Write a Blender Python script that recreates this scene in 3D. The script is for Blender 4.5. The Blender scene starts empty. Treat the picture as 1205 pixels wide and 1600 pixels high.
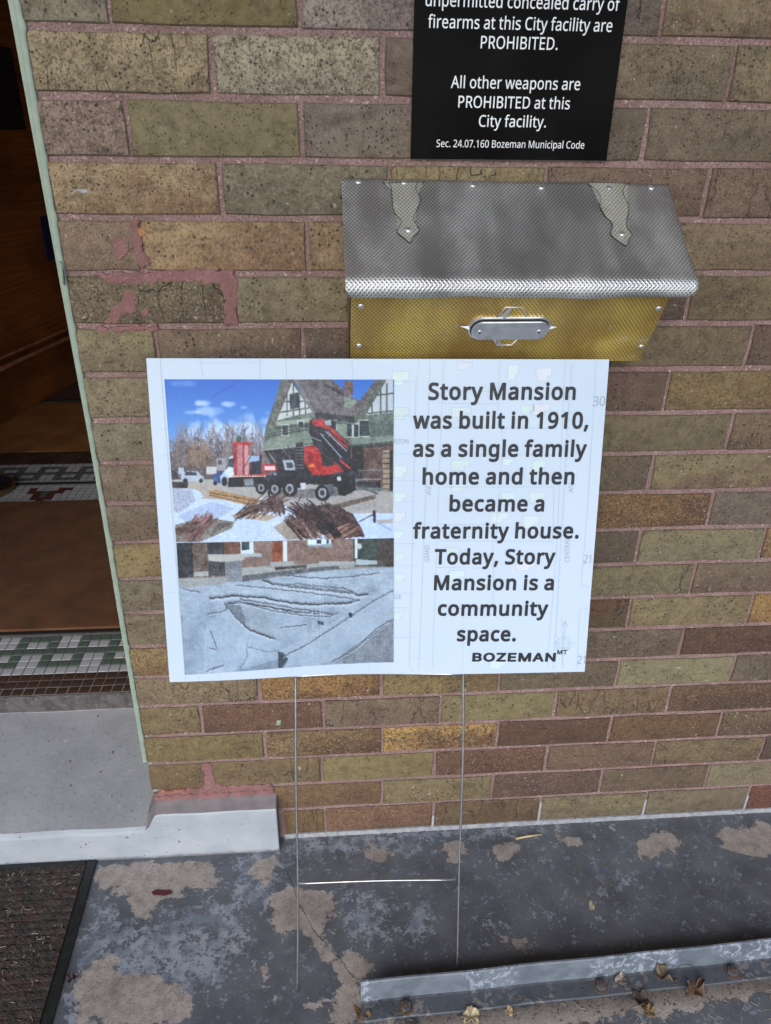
import bpy, bmesh, math, random
import numpy as np
from mathutils import Vector, Matrix
random.seed(7)
rng = np.random.RandomState(11)
scene = bpy.context.scene

# ---------------------------------------------------------------- camera, sky, sun, exposure
CAM_LOC = (0.34883, -1.03429, 1.25572)
CAM_ROWS = [[0.997183, -0.074095, 0.011693], [-0.02364, -0.458359, -0.888453], [0.071189, 0.885673, -0.458819]]
cam_data = bpy.data.cameras.new('camera')
cam = bpy.data.objects.new('camera', cam_data)
scene.collection.objects.link(cam)
cx_, cy_, cz_ = [Vector(r) for r in CAM_ROWS]
mw = Matrix((cx_, -cy_, -cz_)).transposed().to_4x4()
mw.translation = Vector(CAM_LOC)
cam.matrix_world = mw
cam_data.sensor_fit = 'HORIZONTAL'
cam_data.sensor_width = 36.0
cam_data.lens = 1160.0 / 1205.0 * 36.0
cam_data.clip_start = 0.02
cam_data.clip_end = 2000.0
scene.camera = cam

SUN_EL, SUN_AZ = math.radians(34), math.radians(196)      # azimuth from +y, clockwise: light comes in under the porch roof
world = bpy.data.worlds.new('World')
scene.world = world
world.use_nodes = True
wn, wl = world.node_tree.nodes, world.node_tree.links
wn.clear()
sky = wn.new('ShaderNodeTexSky'); sky.sky_type = 'NISHITA'; sky.sun_disc = False
sky.sun_elevation = SUN_EL; sky.sun_rotation = SUN_AZ
bg = wn.new('ShaderNodeBackground'); bg.inputs['Strength'].default_value = 0.13
wo = wn.new('ShaderNodeOutputWorld')
wl.new(sky.outputs[0], bg.inputs[0]); wl.new(bg.outputs[0], wo.inputs[0])
sd = bpy.data.lights.new('sun', 'SUN'); sd.energy = 1.2; sd.angle = math.radians(50); sd.color = (1.0, 0.97, 0.93)
sun = bpy.data.objects.new('sun', sd); scene.collection.objects.link(sun)
sdir = Vector((math.sin(SUN_AZ)*math.cos(SUN_EL), math.cos(SUN_AZ)*math.cos(SUN_EL), math.sin(SUN_EL)))
sun.rotation_euler = sdir.to_track_quat('Z', 'Y').to_euler()
scene.render.engine = 'CYCLES'
scene.view_settings.view_transform = 'Standard'
scene.view_settings.look = 'None'
scene.view_settings.exposure = 0.9
scene.view_settings.gamma = 1.0
scene.view_settings.use_curve_mapping = False
scene.cycles.max_bounces = 8

# ---- measured positions (metres; wall plane y = 0, board coordinates from its centre)
BED = {0: 1.3555, 1: 1.2868, 2: 1.2186, 3: 1.151, 4: 1.0821, 5: 1.0128, 6: 0.9454, 7: 0.8781, 8: 0.8113, 9: 0.7439, 10: 0.6764, 11: 0.6095, 12: 0.5429, 13: 0.4751, 14: 0.4085, 15: 0.3423, 16: 0.2728, 17: 0.205, 18: 0.1355, 19: 0.0675, 20: -0.0097}
HEAD = {(15, 1): 0.2124, (15, 2): 0.4281, (15, 3): 0.6427, (15, 4): 0.8612, (15, 5): 1.0795, (16, 0.5): 0.1049, (16, 1.5): 0.323, (16, 2.5): 0.5375, (16, 3.5): 0.753, (16, 4.5): 0.9706, (17, 1): 0.2137, (17, 2): 0.4316, (17, 3): 0.6497, (17, 4): 0.8675, (17, 5): 1.0847, (18, 0.5): 0.1046, (18, 1.5): 0.317, (18, 2.5): 0.5329, (18, 3.5): 0.7516, (18, 4.5): 0.9671, (18, 5.5): 1.1883, (19, 2): 0.4323, (19, 3): 0.6506, (19, 4): 0.8701, (19, 5): 1.0902, (20, 1.5): 0.3195, (20, 2.5): 0.5362, (20, 3.5): 0.7542, (20, 4.5): 0.9739, (20, 5.5): 1.1914, (0, 0.5): 0.1082, (0, 1.5): 0.3247, (0, 3.5): 0.7568, (1, 1.0): 0.2187, (1, 2.0): 0.4211, (1, 4.0): 0.856, (2, 0.5): 0.1116, (2, 1.5): 0.3209, (2, 3.5): 0.7586, (3, 1): 0.2171, (3, 3): 0.6342, (3, 4): 0.8531, (4, 1.5): 0.3237, (5, 1): 0.2231, (5, 4): 0.8573, (6, 0.5): 0.1117, (6, 1.5): 0.313, (6, 4.5): 0.9631, (7, 4.0): 0.8514, (8, 4.5): 0.9646, (9, 4.0): 0.8518, (10, 4.5): 0.9628, (11, 4.0): 0.8534, (11, 5.0): 1.0694, (12, 4.5): 0.9616, (13, 4.0): 0.8606, (13, 5.0): 1.0801, (14, 4.5): 0.9685}
SIGN_TXT = [('unpermitted concealed carry of', 0.4702, 1.3828, 0.7009, 1.3825), ('firearms at this City facility are', 0.4738, 1.3616, 0.6949, 1.3614), ('PROHIBITED.', 0.5377, 1.342, 0.631, 1.342), ('All other weapons are', 0.5042, 1.3008, 0.664, 1.3004), ('PROHIBITED at this', 0.5143, 1.2797, 0.6538, 1.2799), ('City facility.', 0.5412, 1.2592, 0.6262, 1.2594), ('Sec. 24.07.160 Bozeman Municipal Code', 0.4893, 1.2361, 0.6782, 1.2362)]
BOARD_LOC = [0.41642, -0.12916, 0.76416]
BOARD_ROT = [[0.999885, 0.01055, 0.010874], [-0.012728, 0.974255, 0.225088], [-0.00822, -0.225201, 0.974278]]
BOARD_TXT = [('Story Mansion', 0.06149, 0.17479, 0.26202, 0.17461), ('was built in 1910,', 0.04142, 0.13622, 0.28262, 0.1354), ('as a single family', 0.04198, 0.09776, 0.28281, 0.09635), ('home and then', 0.05582, 0.0589, 0.26839, 0.05758), ('became a', 0.0941, 0.02034, 0.22808, 0.01889), ('fraternity house.', 0.04369, -0.01841, 0.28034, -0.02109), ('Today, Story', 0.07519, -0.05704, 0.24852, -0.0593), ('Mansion is a', 0.07513, -0.09595, 0.24912, -0.09865), ('community', 0.08156, -0.13522, 0.24305, -0.13809), ('space.', 0.11067, -0.17578, 0.19775, -0.17731), ('BOZEMAN', 0.13441, -0.20836, 0.25903, -0.21102), ('MT', 0.26069, -0.19922, 0.27565, -0.19959)]
FAINT_TXT = [('30', 0.28649, 0.16681, 0.30337, 0.16679), ('21', 0.29045, -0.05803, 0.30076, -0.05819), ('21', 0.29218, -0.21496, 0.30384, -0.21526), ('RSON', 0.01649, 0.11632, 0.03562, 0.11623), ('GE', 0.01839, -0.10848, 0.0294, -0.10869)]
FAINT_V = [('GRAND', 0.06781, -0.05265, 0.06732, -0.02809), ('CENTRAL', 0.26973, -0.05578, 0.26727, -0.0195), ('AV.', 0.06853, 0.04388, 0.06821, 0.05925), ('AV.', 0.2683, 0.04569, 0.26716, 0.06215)]
BH = [1158.873809, -137.891733, 596.41159, 37.561657, -1280.613968, 822.765608, 0.061706, -0.239235, 1.0]
PHOTO_A = [(-0.28344, 0.20194), (0.01577, 0.20178), (0.01539, -0.01803), (-0.28227, -0.01955)]
PHOTO_B = [(-0.28227, -0.01955), (0.01717, -0.01712), (0.01877, -0.20898), (-0.28251, -0.21729)]
WIRE = [(-0.12535, -0.22759), (-0.13477, -0.78425), (0.12168, -0.22602), (0.12786, -0.75783), (-0.12895, -0.57982), (0.11967, -0.58502)]
MAP_LINES = [[(-0.23688, 0.22854), (-0.23331, 0.20404)], [(-0.15969, 0.22956), (-0.15983, 0.20246)], [(-0.12664, 0.22883), (-0.1257, 0.20249)], [(-0.23638, 0.22285), (-0.15992, 0.22302)], [(-0.03998, 0.22741), (-0.03928, 0.20257)], [(0.04856, 0.22763), (0.04482, 0.19593), (0.04189, -0.21673)], [(0.0817, 0.22772), (0.07989, 0.16196), (0.07588, -0.21762)], [(0.08271, 0.18751), (0.15714, 0.1858)], [(0.15622, 0.22624), (0.15644, 0.16183)], [(0.06299, 0.22767), (0.0619, 0.10997), (0.05603, -0.2171)], [(0.24435, 0.22813), (0.24998, -0.03825), (0.24716, -0.22209)], [(0.25328, 0.22479), (0.25405, 0.109), (0.25684, -0.22234)], [(0.28707, 0.22823), (0.29045, 0.01775), (0.28915, -0.09202), (0.30056, -0.0932)], [(0.01579, 0.19927), (0.04905, 0.19846)], [(0.01618, 0.15352), (0.04721, 0.15345)], [(0.01661, 0.10231), (0.04629, 0.10214)], [(0.01693, 0.06505), (0.04864, 0.0648)], [(0.01718, 0.0353), (0.04735, 0.035)], [(0.01769, -0.02553), (0.04831, -0.02595)], [(0.01796, -0.05756), (0.047, -0.05802)], [(0.01832, -0.09975), (0.04581, -0.10026)], [(0.01851, -0.12214), (0.04614, -0.12269)], [(0.0189, -0.16863), (0.04683, -0.16927)], [(0.07969, 0.17051), (0.15959, 0.16956)], [(0.07874, 0.13783), (0.23888, 0.13643)], [(0.07784, 0.10197), (0.23945, 0.09928)], [(0.08249, 0.05552), (0.24048, 0.05417)], [(0.07658, 0.00256), (0.15435, 0.00069)], [(0.07894, -0.02168), (0.24174, -0.02483)], [(0.07803, -0.06138), (0.14962, -0.06348)], [(0.08036, -0.12338), (0.16145, -0.12599), (0.16183, -0.09073), (0.15718, -0.02368)], [(0.16081, 0.16182), (0.1658, 0.10945), (0.16284, 0.05574), (0.16175, -0.02375)], [(0.24048, 0.05417), (0.24353, -0.02391)], [(0.28988, -0.12858), (0.30124, -0.12781)], [(0.28988, -0.12858), (0.29276, -0.22328)], [(0.11845, -0.12414), (0.12145, -0.21881)], [(0.26411, -0.14102), (0.27139, -0.22272)], [(-0.28736, 0.22841), (-0.28221, -0.22738)], [(-0.29071, 0.17925), (-0.28754, 0.17759)], [(-0.29274, 0.13735), (-0.28361, 0.13732)], [(-0.29346, 0.10231), (-0.28508, 0.10226)], [(-0.29448, 0.02409), (-0.28594, 0.024)], [(-0.29952, -0.09099), (-0.28729, -0.09216)], [(-0.26359, -0.21981), (-0.26313, -0.2279)], [(-0.23438, -0.21857), (-0.23386, -0.22668)], [(-0.1684, -0.2173), (-0.16864, -0.22439)], [(-0.13053, -0.21324), (-0.13077, -0.22236)], [(-0.01725, -0.21213), (-0.01725, -0.22028)], [(0.04658, -0.21583), (0.0467, -0.22403)], [(0.04168, -0.20143), (0.0605, -0.20292)]]
MAP_HOUSES = [([(0.01314, 0.21263), (0.0352, 0.21266), (0.03535, 0.20163), (0.0287, 0.20163), (0.02879, 0.19424), (0.01328, 0.19424), (0.01314, 0.21263)], 0), ([(0.09885, 0.22444), (0.11938, 0.22448), (0.11959, 0.21848), (0.11341, 0.21847), (0.11355, 0.21446), (0.09915, 0.21443), (0.09885, 0.22444)], 1), ([(0.16765, 0.22125), (0.18146, 0.22128), (0.18207, 0.20918), (0.17791, 0.20918), (0.17831, 0.20108), (0.1686, 0.20107), (0.16765, 0.22125)], 0), ([(0.20593, 0.21713), (0.22678, 0.21717), (0.22741, 0.20705), (0.22113, 0.20704), (0.22154, 0.20026), (0.20688, 0.20025), (0.20593, 0.21713)], 1), ([(0.01523, 0.16463), (0.03584, 0.1646), (0.03597, 0.15536), (0.02976, 0.15537), (0.02983, 0.14919), (0.01535, 0.14923), (0.01523, 0.16463)], 0), ([(0.09368, 0.16451), (0.11972, 0.16447), (0.11999, 0.15673), (0.11215, 0.15675), (0.11232, 0.15157), (0.09404, 0.15162), (0.09368, 0.16451)], 0), ([(0.18854, 0.16781), (0.20608, 0.16778), (0.20649, 0.16053), (0.20121, 0.16054), (0.20148, 0.1557), (0.18916, 0.15572), (0.18854, 0.16781)], 0), ([(0.20423, 0.16951), (0.22709, 0.16948), (0.22766, 0.16015), (0.22078, 0.16016), (0.22115, 0.15392), (0.20509, 0.15396), (0.20423, 0.16951)], 1), ([(0.01675, 0.08554), (0.03427, 0.08542), (0.03439, 0.07581), (0.02912, 0.07585), (0.02919, 0.06943), (0.01689, 0.06952), (0.01675, 0.08554)], 0), ([(0.09567, 0.09301), (0.12041, 0.09286), (0.1207, 0.08431), (0.11325, 0.08436), (0.11344, 0.07864), (0.09607, 0.07876), (0.09567, 0.09301)], 0), ([(0.16648, 0.09436), (0.18073, 0.09427), (0.18099, 0.08892), (0.17671, 0.08894), (0.17688, 0.08537), (0.16688, 0.08543), (0.16648, 0.09436)], 0), ([(0.20762, 0.09233), (0.22553, 0.09222), (0.22611, 0.08253), (0.22072, 0.08256), (0.2211, 0.07608), (0.20851, 0.07617), (0.20762, 0.09233)], 0), ([(0.01707, 0.04797), (0.03298, 0.04783), (0.03307, 0.04022), (0.02829, 0.04027), (0.02835, 0.03518), (0.01718, 0.0353), (0.01707, 0.04797)], 0), ([(0.09662, 0.05901), (0.11621, 0.05885), (0.11642, 0.05233), (0.11053, 0.05238), (0.11067, 0.04803), (0.09692, 0.04815), (0.09662, 0.05901)], 0), ([(0.16684, 0.04661), (0.18486, 0.04645), (0.18535, 0.03657), (0.17992, 0.03662), (0.18024, 0.03001), (0.16758, 0.03014), (0.16684, 0.04661)], 0), ([(0.20649, 0.04717), (0.22823, 0.04697), (0.22876, 0.03817), (0.22221, 0.03823), (0.22255, 0.03234), (0.20729, 0.03249), (0.20649, 0.04717)], 0), ([(0.01731, 0.0198), (0.03333, 0.01962), (0.03342, 0.01192), (0.0286, 0.01197), (0.02866, 0.00682), (0.01742, 0.00695), (0.01731, 0.0198)], 1), ([(0.15181, 0.01833), (0.17718, 0.01806), (0.1776, 0.00916), (0.16996, 0.00925), (0.17023, 0.0033), (0.15242, 0.00351), (0.15181, 0.01833)], 0), ([(0.19923, 0.01318), (0.22295, 0.01292), (0.2236, 0.00173), (0.21646, 0.00182), (0.21688, -0.00567), (0.2002, -0.00546), (0.19923, 0.01318)], 0), ([(0.01753, -0.00691), (0.03186, -0.00709), (0.03194, -0.01378), (0.02763, -0.01372), (0.02768, -0.01819), (0.01763, -0.01806), (0.01753, -0.00691)], 0), ([(0.01781, -0.0396), (0.03406, -0.03984), (0.03414, -0.04663), (0.02926, -0.04656), (0.02931, -0.0511), (0.01791, -0.05093), (0.01781, -0.0396)], 0), ([(0.09188, -0.0322), (0.11008, -0.03245), (0.11028, -0.03926), (0.10481, -0.03918), (0.10494, -0.04372), (0.09218, -0.04353), (0.09188, -0.0322)], 0), ([(0.01808, -0.07089), (0.03444, -0.07117), (0.03453, -0.07807), (0.02961, -0.07798), (0.02966, -0.08259), (0.01817, -0.08239), (0.01808, -0.07089)], 0), ([(0.09644, -0.06645), (0.11847, -0.06681), (0.11876, -0.07604), (0.11213, -0.07593), (0.11232, -0.0821), (0.09686, -0.08184), (0.09644, -0.06645)], 0), ([(0.19167, -0.05457), (0.21946, -0.055), (0.21991, -0.06308), (0.21155, -0.06294), (0.21184, -0.06834), (0.19233, -0.06802), (0.19167, -0.05457)], 1), ([(0.01857, -0.129), (0.03147, -0.12927), (0.03155, -0.13635), (0.02767, -0.13627), (0.02772, -0.14101), (0.01867, -0.14081), (0.01857, -0.129)], 0), ([(0.16107, -0.20853), (0.18401, -0.20911), (0.18435, -0.21653), (0.17745, -0.21635), (0.17767, -0.22131), (0.16158, -0.22089), (0.16107, -0.20853)], 0)]
COMPASS = (0.2697, -0.18255)
BARE = [[(-0.1165, -0.0355), (-0.0136, -0.0351), (0.0976, -0.0424), (0.1204, -0.0787), (0.1181, -0.1079), (0.0691, -0.0955), (0.0368, -0.113), (0.0099, -0.1241), (0.0001, -0.1607), (-0.0326, -0.1401), (-0.0515, -0.1072), (-0.0902, -0.0916), (-0.1134, -0.0701)], [(0.1725, -0.0544), (0.2209, -0.0404), (0.2342, -0.0584), (0.2174, -0.0851), (0.1882, -0.0966), (0.1691, -0.0846)], [(0.2198, -0.1251), (0.2486, -0.1073), (0.3086, -0.1179), (0.3418, -0.1331), (0.332, -0.1643), (0.3089, -0.1872), (0.3311, -0.241), (0.3753, -0.244), (0.4022, -0.2569), (0.4056, -0.2896), (0.3788, -0.2878), (0.3705, -0.3575), (0.3197, -0.3541), (0.3414, -0.2853), (0.3091, -0.2396), (0.2806, -0.1973), (0.2413, -0.2006), (0.2164, -0.1628)], [(-0.1008, -0.2555), (-0.0575, -0.2206), (-0.0343, -0.2277), (-0.0318, -0.2601), (0.0245, -0.2533), (0.0427, -0.2652), (0.0869, -0.2786), (0.1038, -0.3201), (0.0967, -0.3389), (-0.075, -0.3272)], [(0.209, -0.2495), (0.2272, -0.2452), (0.232, -0.2726), (0.2164, -0.2925), (0.2067, -0.2762)], [(0.2822, -0.3123), (0.2989, -0.3093), (0.3094, -0.3221), (0.2992, -0.3353), (0.2847, -0.3284)], [(0.1168, -0.3258), (0.1346, -0.3222), (0.1422, -0.342), (0.1169, -0.3403)], [(0.547, -0.0382), (0.5778, -0.0222), (0.6035, -0.0389), (0.5872, -0.0744), (0.5562, -0.0795)], [(0.6489, -0.0449), (0.706, -0.0335), (0.7078, -0.0531), (0.6743, -0.0872), (0.6509, -0.0785)], [(0.9524, -0.0465), (1.0106, -0.0348), (1.0425, -0.0599), (0.992, -0.079), (0.9454, -0.0978), (0.9281, -0.0822)], [(1.1154, -0.0416), (1.1891, -0.0307), (1.2505, -0.0315), (1.2154, -0.0935), (1.1594, -0.1117), (1.136, -0.081), (1.1075, -0.0717)], [(0.7733, -0.0272), (0.8423, -0.0393), (0.8225, -0.0606), (0.7799, -0.0504)], [(0.6254, -0.2285), (0.6741, -0.2411), (0.6796, -0.2644), (0.6261, -0.2517)], [(0.3841, -0.0321), (0.4537, -0.0366), (0.4326, -0.0643), (0.3957, -0.0547)], [(0.401, -0.3596), (0.6213, -0.3473), (0.7292, -0.3425), (0.8394, -0.3377), (0.9522, -0.3317), (1.085, -0.3247), (1.0705, -0.3502), (0.9827, -0.3597), (0.8896, -0.3734), (0.7718, -0.3752), (0.6955, -0.3844), (0.4099, -0.379)]]
BLUE = [[(-0.1045, -0.1037), (0.0026, -0.1728), (0.1076, -0.1177), (0.1691, -0.1472), (0.1972, -0.2093), (0.1398, -0.2822), (0.0562, -0.3361), (-0.1053, -0.3251), (-0.1049, -0.2229)], [(0.1449, -0.0239), (0.2328, -0.0296), (0.2272, -0.1511), (0.1458, -0.1457)], [(0.3624, -0.1214), (0.4391, -0.1396), (0.4211, -0.2242), (0.3753, -0.244), (0.349, -0.1838)], [(0.2313, 0.0003), (0.5672, -0.0062), (0.5616, -0.0436), (0.2339, -0.0513)], [(0.5672, -0.0062), (0.8347, 0.0001), (0.8276, -0.023), (0.5627, -0.0363)], [(0.8381, -0.1119), (0.9372, -0.1184), (0.9093, -0.1574), (0.8248, -0.1519)], [(0.4488, -0.1657), (0.5206, -0.1578), (0.5109, -0.2302), (0.4648, -0.2387)]]
CRACK = [(0.2295, -0.0381), (0.2355, -0.0585), (0.2475, -0.0816), (0.2594, -0.108), (0.2636, -0.128), (0.2786, -0.1607), (0.2882, -0.1798), (0.3056, -0.2072), (0.3257, -0.2294), (0.3399, -0.2472), (0.3526, -0.2668), (0.3693, -0.285), (0.3755, -0.2897)]
RED = [(-0.0049, -0.1025), (0.0048, -0.0979), (0.0323, -0.101), (0.0359, -0.1078), (0.0227, -0.1121), (0.0012, -0.1094)]
SMEAR = [[(0.0995, 1.1473), (0.1107, 1.1473), (0.1111, 1.1202), (0.1185, 1.0899), (0.1067, 1.0883), (0.1007, 1.1044), (0.0998, 1.1264)], [(0.0744, 1.124), (0.0863, 1.128), (0.0943, 1.1217), (0.0912, 1.1059), (0.0803, 1.0988), (0.0719, 1.1075)], [(0.0466, 1.0818), (0.117, 1.085), (0.163, 1.0883), (0.2255, 1.0866), (0.2302, 1.0718), (0.2239, 1.0139), (0.2066, 1.014), (0.2111, 1.0467), (0.207, 1.0677), (0.1696, 1.0719), (0.1278, 1.0719), (0.1023, 1.0679), (0.0612, 1.0704)], [(0.0848, 1.0621), (0.0941, 1.0571), (0.0938, 1.0429), (0.0844, 1.0302), (0.0715, 1.0285), (0.061, 1.0148), (0.0488, 1.0175), (0.0573, 1.0345), (0.0707, 1.0455)], [(0.0351, 1.0115), (0.1165, 1.0162), (0.1197, 1.0075), (0.0425, 1.0045)], [(0.1014, 1.0369), (0.1079, 1.0352), (0.1049, 1.0249), (0.0977, 1.0284)], [(0.0932, 0.199), (0.1124, 0.2026), (0.1135, 0.1647), (0.1246, 0.1421), (0.221, 0.1388), (0.2281, 0.1143), (0.2298, 0.1003), (0.1026, 0.0991), (-0.0025, 0.0998), (-0.0034, 0.1205), (0.0105, 0.1365), (0.0922, 0.141), (0.0975, 0.1708)]]
G_PLATE = [[0.5259, -0.1022, 1.0466], [0.6286, -0.1019, 1.046], [0.6373, -0.0833, 1.0152], [0.5311, -0.0838, 1.0161]]
G_RIV = [[0.3894, -0.1119, 1.0626], [0.3883, -0.0767, 1.0044], [0.7667, -0.1087, 1.0573], [0.7669, -0.074, 0.9999]]
G_SPK = [[0.5798, -0.1152, 1.068], [0.5798, -0.0726, 0.9976], [0.5166, -0.0943, 1.0335], [0.6436, -0.0933, 1.0317]]
G_UP = [[0.5623, -0.1032, 1.0482], [0.5693, -0.1109, 1.0609], [0.5912, -0.1108, 1.0608], [0.5992, -0.1031, 1.048]]
G_DN = [[0.5623, -0.0836, 1.0158], [0.5697, -0.077, 1.0048], [0.5895, -0.0769, 1.0046], [0.5963, -0.0835, 1.0155]]
G_SCR = [[0.5418, -0.0917, 1.0291], [0.6191, -0.0916, 1.029]]
L_STRAP1 = [(0.4243, 0.0086), (0.4293, 0.004), (0.4325, 0.0211), (0.4325, 0.0489), (0.4371, 0.0653), (0.4422, 0.0728), (0.4358, 0.0868), (0.4363, 0.0921), (0.4436, 0.1005), (0.4494, 0.1078), (0.4547, 0.0983), (0.4624, 0.0888), (0.4606, 0.0813), (0.4567, 0.0684), (0.4607, 0.0575), (0.4676, 0.0398), (0.4661, 0.0275), (0.4634, 0.0185), (0.4659, 0.0071), (0.4734, 0.0057)]
L_STRAP2 = [(0.6911, 0.0012), (0.6963, 0.0128), (0.7007, 0.0254), (0.6972, 0.0448), (0.7008, 0.0615), (0.7063, 0.0714), (0.7063, 0.0802), (0.7018, 0.0911), (0.7065, 0.1007), (0.7174, 0.1114), (0.7238, 0.0996), (0.7294, 0.0921), (0.7252, 0.0801), (0.727, 0.0669), (0.732, 0.0547), (0.7347, 0.0411), (0.7326, 0.0263), (0.7321, 0.0159), (0.7378, 0.0042), (0.7415, 0.0017)]
L_RIV = [(0.3913, 0.0002), (0.449, 0.0027), (0.5373, 0.0086), (0.6261, 0.01), (0.7156, 0.0091), (0.7722, 0.0074), (0.4492, 0.0867), (0.7165, 0.091)]
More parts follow.
